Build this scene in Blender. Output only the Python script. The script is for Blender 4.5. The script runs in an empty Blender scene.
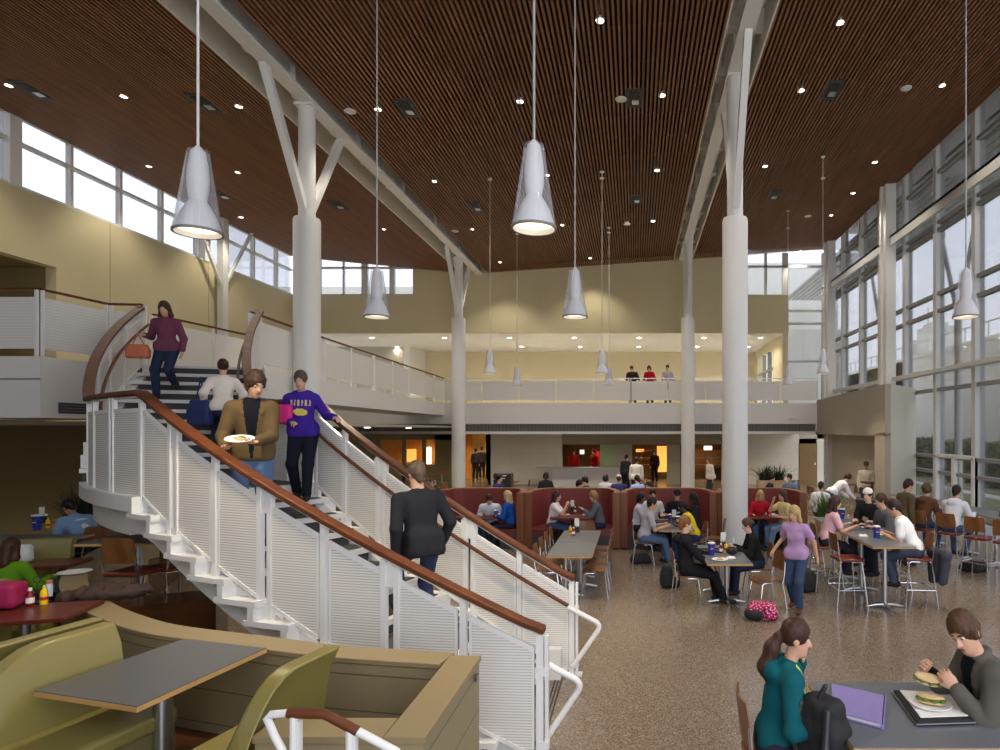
import bpy, bmesh, math, random
import numpy as np
from mathutils import Vector, Matrix
random.seed(7)
SC = bpy.context.scene
COL = SC.collection
PI = math.pi
F, PX, PY, CZ = 640.0, 635.0, 430.0, 2.8        # lens in pixels of a 1000 wide frame, principal point, eye height

def at(px, py, Y):
    """world point at depth Y seen at a frame position"""
    return Vector(((px - PX) * Y / F, Y, CZ - (py - PY) * Y / F))
def onz(px, py, z):
    """world point on the level plane z"""
    Y = (CZ - z) * F / (py - PY)
    return Vector(((px - PX) * Y / F, Y, z))

# ------------------------------------------------------------------ materials
MATS = {}
def mat(name, col, rough=0.6, metal=0.0, var=0.06, scale=8.0, bump=0.0, bscale=60.0, spec=0.5, emit=None, estr=0.0, coat=0.0):
    if name in MATS: return MATS[name]
    m = bpy.data.materials.new(name); m.use_nodes = True
    nt = m.node_tree; N = nt.nodes; L = nt.links
    b = N['Principled BSDF']
    b.inputs['Roughness'].default_value = rough
    b.inputs['Metallic'].default_value = metal
    b.inputs['Specular IOR Level'].default_value = spec
    if coat: b.inputs['Coat Weight'].default_value = coat
    tc = N.new('ShaderNodeTexCoord')
    nz = N.new('ShaderNodeTexNoise'); nz.inputs['Scale'].default_value = scale; nz.inputs['Detail'].default_value = 3
    L.new(tc.outputs['Object'], nz.inputs['Vector'])
    mr = N.new('ShaderNodeMapRange')
    mr.inputs['To Min'].default_value = 1 - var; mr.inputs['To Max'].default_value = 1 + var
    L.new(nz.outputs['Fac'], mr.inputs['Value'])
    mx = N.new('ShaderNodeMix'); mx.data_type = 'RGBA'; mx.blend_type = 'MULTIPLY'; mx.inputs[0].default_value = 1
    mx.inputs[6].default_value = (*col, 1)
    L.new(mr.outputs['Result'], mx.inputs[7])
    L.new(mx.outputs[2], b.inputs['Base Color'])
    if bump:
        n2 = N.new('ShaderNodeTexNoise'); n2.inputs['Scale'].default_value = bscale
        L.new(tc.outputs['Object'], n2.inputs['Vector'])
        bp = N.new('ShaderNodeBump'); bp.inputs['Strength'].default_value = bump; bp.inputs['Distance'].default_value = 0.01
        L.new(n2.outputs['Fac'], bp.inputs['Height']); L.new(bp.outputs['Normal'], b.inputs['Normal'])
    if emit:
        b.inputs['Emission Color'].default_value = (*emit, 1); b.inputs['Emission Strength'].default_value = estr
    MATS[name] = m
    return m
def srgb(r, g, b):
    f = lambda c: c / 12.92 if c <= 0.04045 else ((c + 0.055) / 1.055) ** 2.4
    return (f(r / 255), f(g / 255), f(b / 255))
def nodes(m): return m.node_tree.nodes, m.node_tree.links, m.node_tree.nodes['Principled BSDF']

def pattern_mat(name, col, col2, axis, pitch, duty, rough=0.5, coords='Object', soft=0.15, spec=0.5, bump=0.0):
    """stripes / joints along one axis: col2 lines of width duty*pitch"""
    m = mat(name, col, rough, var=0.04, spec=spec); N, L, b = nodes(m)
    src = b.inputs['Base Color'].links[0].from_socket
    tc = N.new('ShaderNodeTexCoord'); sx = N.new('ShaderNodeSeparateXYZ'); L.new(tc.outputs[coords], sx.inputs[0])
    md = N.new('ShaderNodeMath'); md.operation = 'PINGPONG'; md.inputs[1].default_value = pitch / 2
    L.new(sx.outputs[axis], md.inputs[0])
    mr = N.new('ShaderNodeMapRange'); e = pitch * duty / 2
    mr.inputs['From Min'].default_value = e; mr.inputs['From Max'].default_value = e * (1 + soft) + 1e-5
    mr.inputs['To Min'].default_value = 1; mr.inputs['To Max'].default_value = 0
    L.new(md.outputs[0], mr.inputs['Value'])
    mx = N.new('ShaderNodeMix'); mx.data_type = 'RGBA'
    L.new(mr.outputs['Result'], mx.inputs[0]); L.new(src, mx.inputs[6]); mx.inputs[7].default_value = (*col2, 1)
    L.new(mx.outputs[2], b.inputs['Base Color'])
    if bump:
        bp = N.new('ShaderNodeBump'); bp.inputs['Strength'].default_value = bump; bp.inputs['Distance'].default_value = -0.01
        L.new(mr.outputs['Result'], bp.inputs['Height']); L.new(bp.outputs['Normal'], b.inputs['Normal'])
    return m

def brick_mat(name, col, col2, sx, sz, rough=0.7, swap=False, mortar=0.006):
    m = mat(name, col, rough, var=0.04); N, L, b = nodes(m)
    src = b.inputs['Base Color'].links[0].from_socket
    tc = N.new('ShaderNodeTexCoord'); sp = N.new('ShaderNodeSeparateXYZ'); cb = N.new('ShaderNodeCombineXYZ')
    L.new(tc.outputs['Object'], sp.inputs[0]); L.new(sp.outputs[1 if swap else 0], cb.inputs[0]); L.new(sp.outputs[2], cb.inputs[1])
    br = N.new('ShaderNodeTexBrick'); br.offset = 0.0
    br.inputs['Scale'].default_value = 1; br.inputs['Brick Width'].default_value = sx; br.inputs['Row Height'].default_value = sz
    br.inputs['Mortar Size'].default_value = mortar; br.inputs['Mortar Smooth'].default_value = 0.2
    br.inputs['Color1'].default_value = (1, 1, 1, 1); br.inputs['Color2'].default_value = (0.96, 0.96, 0.96, 1)
    br.inputs['Mortar'].default_value = (*[c for c in col2], 1)
    L.new(cb.outputs[0], br.inputs['Vector'])
    mx = N.new('ShaderNodeMix'); mx.data_type = 'RGBA'; mx.blend_type = 'MULTIPLY'; mx.inputs[0].default_value = 1
    L.new(src, mx.inputs[6]); L.new(br.outputs['Color'], mx.inputs[7]); L.new(mx.outputs[2], b.inputs['Base Color'])
    return m

def wood_mat(name, c1, c2, rough=0.4, axis='X', scale=3.0, coat=0.0, spec=.5):
    m = mat(name, c1, rough, coat=coat, spec=spec); N, L, b = nodes(m)
    tc = N.new('ShaderNodeTexCoord'); mp = N.new('ShaderNodeMapping')
    s = {'X': (0.6, 9, 9), 'Y': (9, 0.6, 9), 'Z': (9, 9, 0.6)}[axis]
    mp.inputs['Scale'].default_value = tuple(scale * v for v in s)
    L.new(tc.outputs['Object'], mp.inputs['Vector'])
    nz = N.new('ShaderNodeTexNoise'); nz.inputs['Scale'].default_value = 1; nz.inputs['Detail'].default_value = 5; nz.inputs['Distortion'].default_value = 0.6
    L.new(mp.outputs[0], nz.inputs['Vector'])
    mx = N.new('ShaderNodeMix'); mx.data_type = 'RGBA'
    mr = N.new('ShaderNodeMapRange'); mr.inputs['From Min'].default_value = 0.3; mr.inputs['From Max'].default_value = 0.7
    L.new(nz.outputs['Fac'], mr.inputs['Value']); L.new(mr.outputs['Result'], mx.inputs[0])
    mx.inputs[6].default_value = (*c1, 1); mx.inputs[7].default_value = (*c2, 1)
    L.new(mx.outputs[2], b.inputs['Base Color'])
    return m

def glass_mat(name, tint, fres=0.06, rough=0.02):
    m = bpy.data.materials.new(name); m.use_nodes = True; nt = m.node_tree; N = nt.nodes; L = nt.links
    N.remove(N['Principled BSDF']); out = N['Material Output']
    tr = N.new('ShaderNodeBsdfTransparent'); tr.inputs[0].default_value = (*tint, 1)
    gl = N.new('ShaderNodeBsdfGlossy'); gl.inputs['Roughness'].default_value = rough
    fr = N.new('ShaderNodeLayerWeight'); fr.inputs['Blend'].default_value = 0.15
    mr = N.new('ShaderNodeMapRange'); mr.inputs['To Min'].default_value = fres; mr.inputs['To Max'].default_value = 0.6
    L.new(fr.outputs['Fresnel'], mr.inputs['Value'])
    mx = N.new('ShaderNodeMixShader'); L.new(mr.outputs['Result'], mx.inputs[0]); L.new(tr.outputs[0], mx.inputs[1]); L.new(gl.outputs[0], mx.inputs[2])
    L.new(mx.outputs[0], out.inputs[0]); MATS[name] = m
    return m

M = MATS
mat('white_paint', srgb(226, 224, 219), 0.45, var=0.02)
mat('white_gloss', srgb(232, 231, 228), 0.3, var=0.02)
mat('warm_white', srgb(222, 216, 203), 0.6, var=0.03)
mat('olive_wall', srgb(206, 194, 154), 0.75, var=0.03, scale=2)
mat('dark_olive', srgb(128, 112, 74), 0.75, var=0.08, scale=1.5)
mat('tan_wall', srgb(206, 194, 160), 0.75, var=0.04, scale=1.5)
mat('beige_wall', srgb(196, 188, 172), 0.75, var=0.04, scale=1.5)
mat('taupe_wall', srgb(168, 160, 146), 0.75, var=0.04, scale=1.5)
brick_mat('block_wall', srgb(214, 206, 190), (0.8, 0.78, 0.72), 1.6, 0.8)
brick_mat('block_wall_side', srgb(205, 196, 178), (0.8, 0.78, 0.72), 1.6, 0.8, swap=True)
brick_mat('ceiling_tile', srgb(214, 210, 200), (0.72, 0.7, 0.66), 1.2, 0.6)
N_, L_, b_ = nodes(M['ceiling_tile'])
for n in N_:
    if n.type == 'COMBXYZ':
        sp = [x for x in N_ if x.type == 'SEPXYZ'][0]
        L_.new(sp.outputs[1], n.inputs[1])
mat('soffit', srgb(150, 140, 122), 0.8, var=0.05)
mat('black', (0.012, 0.011, 0.010), 0.6)
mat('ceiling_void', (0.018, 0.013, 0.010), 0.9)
mat('dark_grey', (0.05, 0.05, 0.052), 0.6)
mat('mid_grey', srgb(128, 126, 124), 0.6)
mat('grille_grey', srgb(120, 116, 112), 0.6)
wood_mat('slat_wood', srgb(148, 100, 66), srgb(116, 76, 48), 0.6, 'Y', 1.0)
wood_mat('rail_wood', srgb(110, 62, 34), srgb(84, 44, 24), 0.5, 'X', 1.2, spec=.25)
wood_mat('ply', srgb(134, 88, 46), srgb(104, 64, 30), 0.42, 'Z', 1.2, coat=0.2)
wood_mat('ply_light', srgb(178, 130, 74), srgb(150, 100, 52), 0.38, 'Z', 1.2, coat=0.2)
wood_mat('booth_wood', srgb(146, 88, 52), srgb(112, 62, 34), 0.45, 'Z', 1.0)
wood_mat('edge_wood', srgb(196, 158, 98), srgb(176, 134, 78), 0.5, 'X', 1.0)
wood_mat('table_wood', srgb(108, 48, 30), srgb(82, 34, 22), 0.32, 'X', 1.0)
wood_mat('floor_wood', srgb(92, 56, 30), srgb(62, 36, 18), 0.22, 'X', 0.6)
pattern_mat('board_tan', srgb(146, 131, 98), srgb(96, 84, 60), 2, 0.26, 0.035, 0.55)  # darkened to put the dimness of the left side into the colour
mat('board_cap', srgb(144, 127, 94), 0.5, var=0.06, scale=3)  # cap tone lowered with the boards for the left side's dimness
mat('olive_vinyl', srgb(132, 121, 66), 0.34, var=0.06, scale=5, bump=0.12, bscale=14)  # colour lowered to stand in for the dim left foreground
mat('olive_vinyl_base', srgb(116, 108, 66), 0.4, var=0.05, scale=5)
mat('shaded_laminate', srgb(86, 86, 88), 0.32, var=0.05, scale=60)  # table laminate with the left side's shade put into its colour
mat('cool_laminate', srgb(106, 109, 115), 0.3, var=0.05, scale=60)  # same laminate kept lighter for the better-lit tables
mat('chrome', (0.72, 0.73, 0.75), 0.18, 1.0, var=0.02)
mat('satin_steel', (0.55, 0.56, 0.58), 0.34, 1.0, var=0.03)
mat('carpet', srgb(84, 82, 82), 0.95, var=0.3, scale=90, bump=0.3, bscale=200)
mat('maroon_vinyl', srgb(104, 36, 28), 0.3, var=0.05)
mat('plastic_black', (0.02, 0.02, 0.022), 0.4)
mat('paper_white', srgb(238, 236, 230), 0.7)
mat('mullion', srgb(196, 196, 192), 0.4, var=0.02)
mat('mullion_dark', srgb(140, 138, 134), 0.45, var=0.02)
mat('lamp_warm', (1, 0.9, 0.72), 0.5, emit=(1.0, 0.83, 0.55), estr=1.3)
mat('lamp_white', (1, 1, 1), 0.5, emit=(1.0, 0.93, 0.80), estr=9.0)
mat('lamp_shade', srgb(240, 240, 242), 0.3, var=0.01)
glass_mat('window_glass', (0.67, 0.68, 0.70), fres=0.02)
glass_mat('clear_glass', (0.93, 0.93, 0.94), fres=0.10)
_n = MATS['clear_glass'].node_tree.nodes; _l = MATS['clear_glass'].node_tree.links
_tl = _n.new('ShaderNodeBsdfDiffuse'); _tl.inputs[0].default_value = (.86, .87, .9, 1)
_mx = _n.new('ShaderNodeMixShader'); _mx.inputs[0].default_value = .16
_old = _n['Material Output'].inputs[0].links[0].from_socket
_l.new(_old, _mx.inputs[1]); _l.new(_tl.outputs[0], _mx.inputs[2]); _l.new(_mx.outputs[0], _n['Material Output'].inputs[0])

# guard panel: fine horizontal perforated slots
pattern_mat('louvre', srgb(236, 233, 226), srgb(196, 192, 184), 2, 0.024, 0.30, 0.5, soft=0.8)
# guard panel seen far off
pattern_mat('panel_white', srgb(232, 229, 222), srgb(221, 218, 211), 2, 0.05, 0.3, 0.5, soft=0.8)

# red upholstery, diamond quilting
def quilt():
    m = mat('red_quilt', srgb(134, 56, 48), 0.5, var=0.05); N, L, b = nodes(m)
    src = b.inputs['Base Color'].links[0].from_socket
    tc = N.new('ShaderNodeTexCoord'); sp = N.new('ShaderNodeSeparateXYZ'); L.new(tc.outputs['Object'], sp.inputs[0])
    outs = []
    for sgn in (1, -1):
        a = N.new('ShaderNodeMath'); a.operation = 'MULTIPLY'; a.inputs[1].default_value = sgn; L.new(sp.outputs[2], a.inputs[0])
        s = N.new('ShaderNodeMath'); s.operation = 'ADD'; L.new(sp.outputs[0], s.inputs[0]); L.new(a.outputs[0], s.inputs[1])
        p = N.new('ShaderNodeMath'); p.operation = 'PINGPONG'; p.inputs[1].default_value = 0.045; L.new(s.outputs[0], p.inputs[0])
        outs.append(p)
    mn = N.new('ShaderNodeMath'); mn.operation = 'MINIMUM'; L.new(outs[0].outputs[0], mn.inputs[0]); L.new(outs[1].outputs[0], mn.inputs[1])
    mr = N.new('ShaderNodeMapRange'); mr.inputs['From Max'].default_value = 0.016; L.new(mn.outputs[0], mr.inputs['Value'])
    mx = N.new('ShaderNodeMix'); mx.data_type = 'RGBA'; L.new(mr.outputs['Result'], mx.inputs[0])
    mx.inputs[6].default_value = (*srgb(98, 36, 32), 1); L.new(src, mx.inputs[7]); L.new(mx.outputs[2], b.inputs['Base Color'])
    bp = N.new('ShaderNodeBump'); bp.inputs['Strength'].default_value = 0.5; bp.inputs['Distance'].default_value = 0.01
    L.new(mr.outputs['Result'], bp.inputs['Height']); L.new(bp.outputs['Normal'], b.inputs['Normal'])
quilt()
mat('red_vinyl', srgb(112, 44, 42), 0.38, var=0.05)

# terrazzo floor
def terrazzo():
    m = mat('terrazzo', srgb(124, 114, 104), 0.2); N, L, b = nodes(m)
    tc = N.new('ShaderNodeTexCoord')
    vo = N.new('ShaderNodeTexVoronoi'); vo.inputs['Scale'].default_value = 105; L.new(tc.outputs['Object'], vo.inputs['Vector'])
    cr = N.new('ShaderNodeValToRGB'); e = cr.color_ramp.elements
    e[0].position = 0.0; e[0].color = (*srgb(88, 77, 67), 1); e[1].position = 1.0; e[1].color = (*srgb(168, 152, 134), 1)
    for p, c in ((0.35, (116, 102, 89)), (0.6, (128, 114, 99)), (0.8, (144, 129, 112))):
        x = cr.color_ramp.elements.new(p); x.color = (*srgb(*c), 1)
    sp = N.new('ShaderNodeSeparateXYZ'); L.new(vo.outputs['Color'], sp.inputs[0]); L.new(sp.outputs[0], cr.inputs[0])
    nz = N.new('ShaderNodeTexNoise'); nz.inputs['Scale'].default_value = 0.35; nz.inputs['Detail'].default_value = 4; L.new(tc.outputs['Object'], nz.inputs['Vector'])
    mr = N.new('ShaderNodeMapRange'); mr.inputs['To Min'].default_value = 0.86; mr.inputs['To Max'].default_value = 1.12; L.new(nz.outputs['Fac'], mr.inputs['Value'])
    mx = N.new('ShaderNodeMix'); mx.data_type = 'RGBA'; mx.blend_type = 'MULTIPLY'; mx.inputs[0].default_value = 1
    L.new(cr.outputs[0], mx.inputs[6]); L.new(mr.outputs['Result'], mx.inputs[7]); L.new(mx.outputs[2], b.inputs['Base Color'])
    r2 = N.new('ShaderNodeMapRange'); r2.inputs['To Min'].default_value = 0.10; r2.inputs['To Max'].default_value = 0.26; L.new(nz.outputs['Fac'], r2.inputs['Value'])
    L.new(r2.outputs['Result'], b.inputs['Roughness'])
terrazzo()

# ------------------------------------------------------------------ mesh builder
class MB:
    def __init__(self): self.v = []; self.f = []; self.mi = []
    def add(self, vs, fs, m=0):
        o = len(self.v); self.v += [tuple(p) for p in vs]
        for f in fs: self.f.append(tuple(i + o for i in f)); self.mi.append(m)
        return self
    def box(self, c, s, rz=0.0, m=0, R=None):
        hx, hy, hz = s[0] / 2, s[1] / 2, s[2] / 2
        R = R or Matrix.Rotation(rz, 3, 'Z'); c = Vector(c)
        vs = [c + R @ Vector((x * hx, y * hy, z * hz)) for z in (-1, 1) for y in (-1, 1) for x in (-1, 1)]
        return self.add(vs, [(0, 2, 3, 1), (4, 5, 7, 6), (0, 1, 5, 4), (2, 6, 7, 3), (0, 4, 6, 2), (1, 3, 7, 5)], m)
    def b2(self, x0, x1, y0, y1, z0, z1, m=0):
        return self.box(((x0 + x1) / 2, (y0 + y1) / 2, (z0 + z1) / 2), (abs(x1 - x0), abs(y1 - y0), abs(z1 - z0)), 0, m)
    def beam(self, p0, p1, w, h, m=0, up=(0, 0, 1)):
        p0, p1 = Vector(p0), Vector(p1); d = p1 - p0; L = d.length
        if L < 1e-6: return self
        y = d / L; u = Vector(up)
        if abs(y.dot(u)) > 0.98: u = Vector((0, 1, 0))
        x = y.cross(u).normalized(); z = x.cross(y)
        R = Matrix((x, y, z)).transposed()
        return self.box((p0 + p1) / 2, (w, L, h), 0, m, R)
    def tube(self, pts, r, n=10, m=0, cap=True):
        pts = [Vector(p) for p in pts]; k = len(pts)
        rs = r if isinstance(r, (list, tuple)) else [r] * k
        vs = []; prev = None
        for i, p in enumerate(pts):
            t = (pts[min(i + 1, k - 1)] - pts[max(i - 1, 0)]).normalized()
            if prev is None:
                a = Vector((0, 0, 1)) if abs(t.z) < 0.9 else Vector((1, 0, 0)); x = t.cross(a).normalized()
            else:
                x = (prev - t * prev.dot(t)).normalized()
            prev = x; y = t.cross(x)
            for j in range(n):
                an = 2 * PI * j / n; vs.append(p + (x * math.cos(an) + y * math.sin(an)) * rs[i])
        fs = [(i * n + j, i * n + (j + 1) % n, (i + 1) * n + (j + 1) % n, (i + 1) * n + j) for i in range(k - 1) for j in range(n)]
        if cap: fs += [tuple(range(n - 1, -1, -1)), tuple((k - 1) * n + j for j in range(n))]
        return self.add(vs, fs, m)
    def lathe(self, prof, c=(0, 0, 0), n=24, m=0, close=True):
        c = Vector(c); k = len(prof); vs = []
        for r, z in prof:
            for j in range(n):
                an = 2 * PI * j / n; vs.append(c + Vector((r * math.cos(an), r * math.sin(an), z)))
        fs = [(i * n + j, i * n + (j + 1) % n, (i + 1) * n + (j + 1) % n, (i + 1) * n + j) for i in range(k - 1) for j in range(n)]
        if close: fs += [tuple(range(n - 1, -1, -1)), tuple((k - 1) * n + j for j in range(n))]
        return self.add(vs, fs, m)
    def prism(self, poly, z0, z1, m=0):
        n = len(poly); vs = [(p[0], p[1], z0) for p in poly] + [(p[0], p[1], z1) for p in poly]
        fs = [tuple(range(n - 1, -1, -1)), tuple(range(n, 2 * n))] + [(i, (i + 1) % n, n + (i + 1) % n, n + i) for i in range(n)]
        return self.add(vs, fs, m)
    def ball(self, c, r, n=12, m=0):
        r = r if isinstance(r, (tuple, list)) else (r, r, r); k = max(4, n // 2 + 1); c = Vector(c); vs = []
        for i in range(k):
            ph = PI * (i + 0.0) / (k - 1)
            for j in range(n):
                th = 2 * PI * j / n
                vs.append(c + Vector((r[0] * math.sin(ph) * math.cos(th), r[1] * math.sin(ph) * math.sin(th), r[2] * math.cos(ph))))
        fs = [(i * n + j, (i + 1) * n + j, (i + 1) * n + (j + 1) % n, i * n + (j + 1) % n) for i in range(k - 1) for j in range(n)]
        return self.add(vs, fs, m)
    def sheet(self, grid, m=0):
        """grid: rows of points"""
        n = len(grid[0]); vs = [p for row in grid for p in row]
        fs = [(i * n + j, i * n + j + 1, (i + 1) * n + j + 1, (i + 1) * n + j) for i in range(len(grid) - 1) for j in range(n - 1)]
        return self.add(vs, fs, m)
    def solid(self, path, half, z0, z1, m=0):
        """wall of thickness 2*half along a plan path; z0/z1 numbers or lists per path point"""
        P = [Vector((p[0], p[1])) for p in path]; k = len(P)
        Z0 = z0 if isinstance(z0, (list, tuple)) else [z0] * k; Z1 = z1 if isinstance(z1, (list, tuple)) else [z1] * k
        vs = []
        for i, p in enumerate(P):
            t = (P[min(i + 1, k - 1)] - P[max(i - 1, 0)]).normalized(); n = Vector((-t.y, t.x))
            a = p + n * half; b = p - n * half
            vs += [(a.x, a.y, Z0[i]), (b.x, b.y, Z0[i]), (b.x, b.y, Z1[i]), (a.x, a.y, Z1[i])]
        fs = []
        for i in range(k - 1):
            o = 4 * i; q = o + 4
            for j in range(4): fs.append((o + j, o + (j + 1) % 4, q + (j + 1) % 4, q + j))
        fs += [(3, 2, 1, 0), tuple(4 * (k - 1) + j for j in range(4))]
        return self.add(vs, fs, m)
    def build(self, name, mats, parent=None, bevel=0.0, smooth=False, seg=2, angle=0.6):
        me = bpy.data.meshes.new(name); me.from_pydata(self.v, [], self.f)
        if not isinstance(mats, (list, tuple)): mats = [mats]
        for m in mats: me.materials.append(M[m] if isinstance(m, str) else m)
        if len(mats) > 1: me.polygons.foreach_set('material_index', self.mi)
        bm = bmesh.new(); bm.from_mesh(me); bmesh.ops.recalc_face_normals(bm, faces=bm.faces); bm.to_mesh(me); bm.free()
        if smooth:
            me.polygons.foreach_set('use_smooth', [True] * len(me.polygons))
            try: me.set_sharp_from_angle(angle=angle)
            except Exception: pass
        o = bpy.data.objects.new(name, me); COL.objects.link(o)
        if parent is not None: o.parent = parent
        if bevel:
            md = o.modifiers.new('bevel', 'BEVEL'); md.width = bevel; md.segments = seg; md.limit_method = 'ANGLE'; md.angle_limit = 0.7
        return o

def tag(o, label=None, cat=None, group=None, kind=None):
    if label: o['label'] = label
    if cat: o['category'] = cat
    if group: o['group'] = group
    if kind: o['kind'] = kind
    return o
def thing(name, label, cat, loc=(0, 0, 0), rz=0.0, group=None):
    o = bpy.data.objects.new(name, None); COL.objects.link(o); o.empty_display_size = 0.1
    o.location = loc; o.rotation_euler = (0, 0, rz)
    return tag(o, label, cat, group)
def struct(o, label=None, cat=None): return tag(o, label, cat, kind='structure')
def copy_tree(o, parent=None):
    kids = list(o.children)
    c = o.copy(); COL.objects.link(c)
    if parent is not None: c.parent = parent
    for k in kids: copy_tree(k, c)
    return c
def spawn(proto, used, loc, rz, label, group=None, cat=None, scale=None):
    o = copy_tree(proto) if used.get(proto.name) else proto
    used[proto.name] = 1
    o.location = loc; o.rotation_euler = (0, 0, rz); o['label'] = label
    if group: o['group'] = group
    elif 'group' in o: del o['group']
    if cat: o['category'] = cat
    if scale: o.scale = (scale,) * 3
    return o
USED = {}
def face_rz(dx, dy):
    """rotation about z that turns local +Y to the plan direction (dx, dy)"""
    return math.atan2(-dx, dy)
# ------------------------------------------------------------------ camera, world, view
cam = bpy.data.objects.new('camera', bpy.data.cameras.new('camera')); COL.objects.link(cam); SC.camera = cam
cam.location = (0, 0, CZ); cam.rotation_euler = (PI / 2, 0, 0)
cam.data.sensor_width = 36.0; cam.data.lens = F * 36.0 / 1000.0
cam.data.shift_x = -(PX - 500) / 1000.0; cam.data.shift_y = (PY - 375) / 1000.0
cam.data.clip_start = 0.05; cam.data.clip_end = 400
SC.view_settings.view_transform = 'Standard'; SC.view_settings.look = 'None'
SC.view_settings.exposure = 0.48; SC.view_settings.gamma = 1.0; SC.view_settings.use_curve_mapping = False
w = bpy.data.worlds.new('sky'); SC.world = w; w.use_nodes = True
bg = w.node_tree.nodes['Background']; wn = w.node_tree.nodes; wl = w.node_tree.links
tcw = wn.new('ShaderNodeTexCoord'); spw = wn.new('ShaderNodeSeparateXYZ'); wl.new(tcw.outputs['Generated'], spw.inputs[0])
crw = wn.new('ShaderNodeValToRGB'); ew = crw.color_ramp.elements
ew[0].position = 0.0; ew[0].color = (0.86, 0.87, 0.90, 1); ew[1].position = 0.6; ew[1].color = (0.74, 0.80, 0.95, 1)
wl.new(spw.outputs[2], crw.inputs[0]); wl.new(crw.outputs[0], bg.inputs[0]); bg.inputs[1].default_value = 2.3

XL, XR, YB = -16.0, 9.0, 30.0
def hceil(x):
    return CZ + (7.31 + 0.068 * (x + 7.7) if x > -7.7 else 7.31 + 0.095 * (-7.7 - x))

# ------------------------------------------------------------------ floors
b = MB(); b.b2(-26, 9.3, -4, 46, -0.2, 0.0)
struct(b.build('floor', 'terrazzo'), 'speckled brown terrazzo floor of the dining hall', 'floor')

# ------------------------------------------------------------------ slatted ceiling
def slat_panel(name, x0, x1, y0, y1, label):
    b = MB(); n = int((x1 - x0) / 0.098)
    for i in range(n):
        x = x0 + (i + 0.5) * (x1 - x0) / n; z = hceil(x)
        b.box((x, (y0 + y1) / 2, z + 0.035), (0.046, y1 - y0, 0.07))
    y = y0 + 0.4
    while y < y1:                                              # carriers across the slats
        for xa, xb in ((x0, x1),):
            b.beam((xa, y, hceil(xa) + 0.085), (xb, y, hceil(xb) + 0.085), 0.03, 0.03, 1)
        y += 1.2
    o = struct(b.build(name, ['slat_wood', 'black']), label, 'ceiling')
    return o
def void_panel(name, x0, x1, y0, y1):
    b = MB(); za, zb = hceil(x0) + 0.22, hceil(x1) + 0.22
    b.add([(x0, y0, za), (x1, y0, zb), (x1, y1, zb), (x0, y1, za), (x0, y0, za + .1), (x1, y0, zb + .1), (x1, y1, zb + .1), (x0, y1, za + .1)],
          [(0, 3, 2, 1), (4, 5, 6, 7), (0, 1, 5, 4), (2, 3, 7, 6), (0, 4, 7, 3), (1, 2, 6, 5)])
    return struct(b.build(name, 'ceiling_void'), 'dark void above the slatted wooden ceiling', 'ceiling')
GL0, GL1, GR0, GR1 = -8.15, -6.9, 1.82, 2.68
for i, (x0, x1, lb) in enumerate(((XL, GL0, 'brown slatted wood ceiling over the left bay'), (GL1, GR0, 'brown slatted wood ceiling over the middle bay'),
                                  (GR1, XR, 'brown slatted wood ceiling over the right bay by the window wall'))):
    slat_panel('ceiling' if i == 0 else 'ceiling.%03d' % i, x0, x1, -3.5, YB, lb)
    void_panel('ceiling_void' if i == 0 else 'ceiling_void.%03d' % i, x0, x1, -3.5, YB)
# roof deck seen through the two slots
b = MB(); b.b2(GL0 - 2, GL1 + 1.5, -3.5, YB, 11.0, 11.15); b.b2(GR0 - 1.5, GR1 + 2, -3.5, YB, 11.5, 11.65)
for y in np.arange(-2, 30, 1.9):
    b.b2(GL0 - .2, GL1 + .2, y, y + .22, 10.7, 11.0); b.b2(GR0, GR1, y, y + .3, 11.15, 11.5)
b.b2(GR1 - .01, GR1 + .03, -3.5, YB, hceil(GR1), 11.5); b.b2(GR0 - .03, GR0 + .01, -3.5, YB, hceil(GR0), 11.5); b.b2(GL0 - .03, GL0 + .01, -3.5, YB, hceil(GL0), 11.0)  # slot side boards, added to bounce light up to the deck
struct(b.build('roof_deck', 'warm_white'), 'pale roof deck seen through the ceiling slots', 'ceiling')
b = MB(); b.b2(-17, 12.5, -4, 31, 12.3, 12.5); struct(b.build('roof', 'warm_white'), 'flat roof over the hall', 'roof')

# ------------------------------------------------------------------ left wall, clerestory
SILL = 9.1
b = MB(); b.b2(XL - .3, XL, 17.7, YB + .3, 0, SILL); b.b2(XL - .3, XL, -3.5, 17.7, 7.3, SILL); b.b2(XL - .3, XL, -3.5, 9.0, 0, 7.3)
for y in (19.5, 24.0):                                          # shallow vertical panel joints
    b.b2(XL, XL + .004, y, y + .012, 4.0, SILL, 1)
struct(b.build('wall_left', ['olive_wall', 'dark_olive']), 'olive plaster wall under the left clerestory', 'wall')
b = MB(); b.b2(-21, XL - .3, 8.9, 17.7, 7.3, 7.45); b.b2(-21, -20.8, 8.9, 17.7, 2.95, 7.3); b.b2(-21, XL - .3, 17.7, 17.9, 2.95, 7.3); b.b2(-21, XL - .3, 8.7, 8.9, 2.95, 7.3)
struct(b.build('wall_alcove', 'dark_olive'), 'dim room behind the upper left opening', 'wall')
def hl(y): return hceil(XL)
b = MB()
for y in np.arange(-1.0, 31, 1.75):
    b.b2(XL - .2, XL - .05, y - .05, y + .05, SILL, hl(0) + .3)
b.b2(XL - .2, XL - .02, -3, YB, SILL, SILL + .07); b.b2(XL - .2, XL - .02, -3, YB, 10.25, 10.32); b.b2(XL - .2, XL - .02, -3, YB, hl(0) + .05, hl(0) + .25)
for y in (16.5, 23.9): b.b2(XL - .28, XL + .05, y - .16, y + .16, SILL, hl(0) + .1)
fr = b.build('window_1', 'white_paint'); struct(fr, 'white framed clerestory windows along the left wall', 'window')
b = MB(); b.b2(XL - .14, XL - .12, -3, YB, SILL, hl(0) + .2); b.build('glass_pane', 'window_glass', fr)

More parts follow.
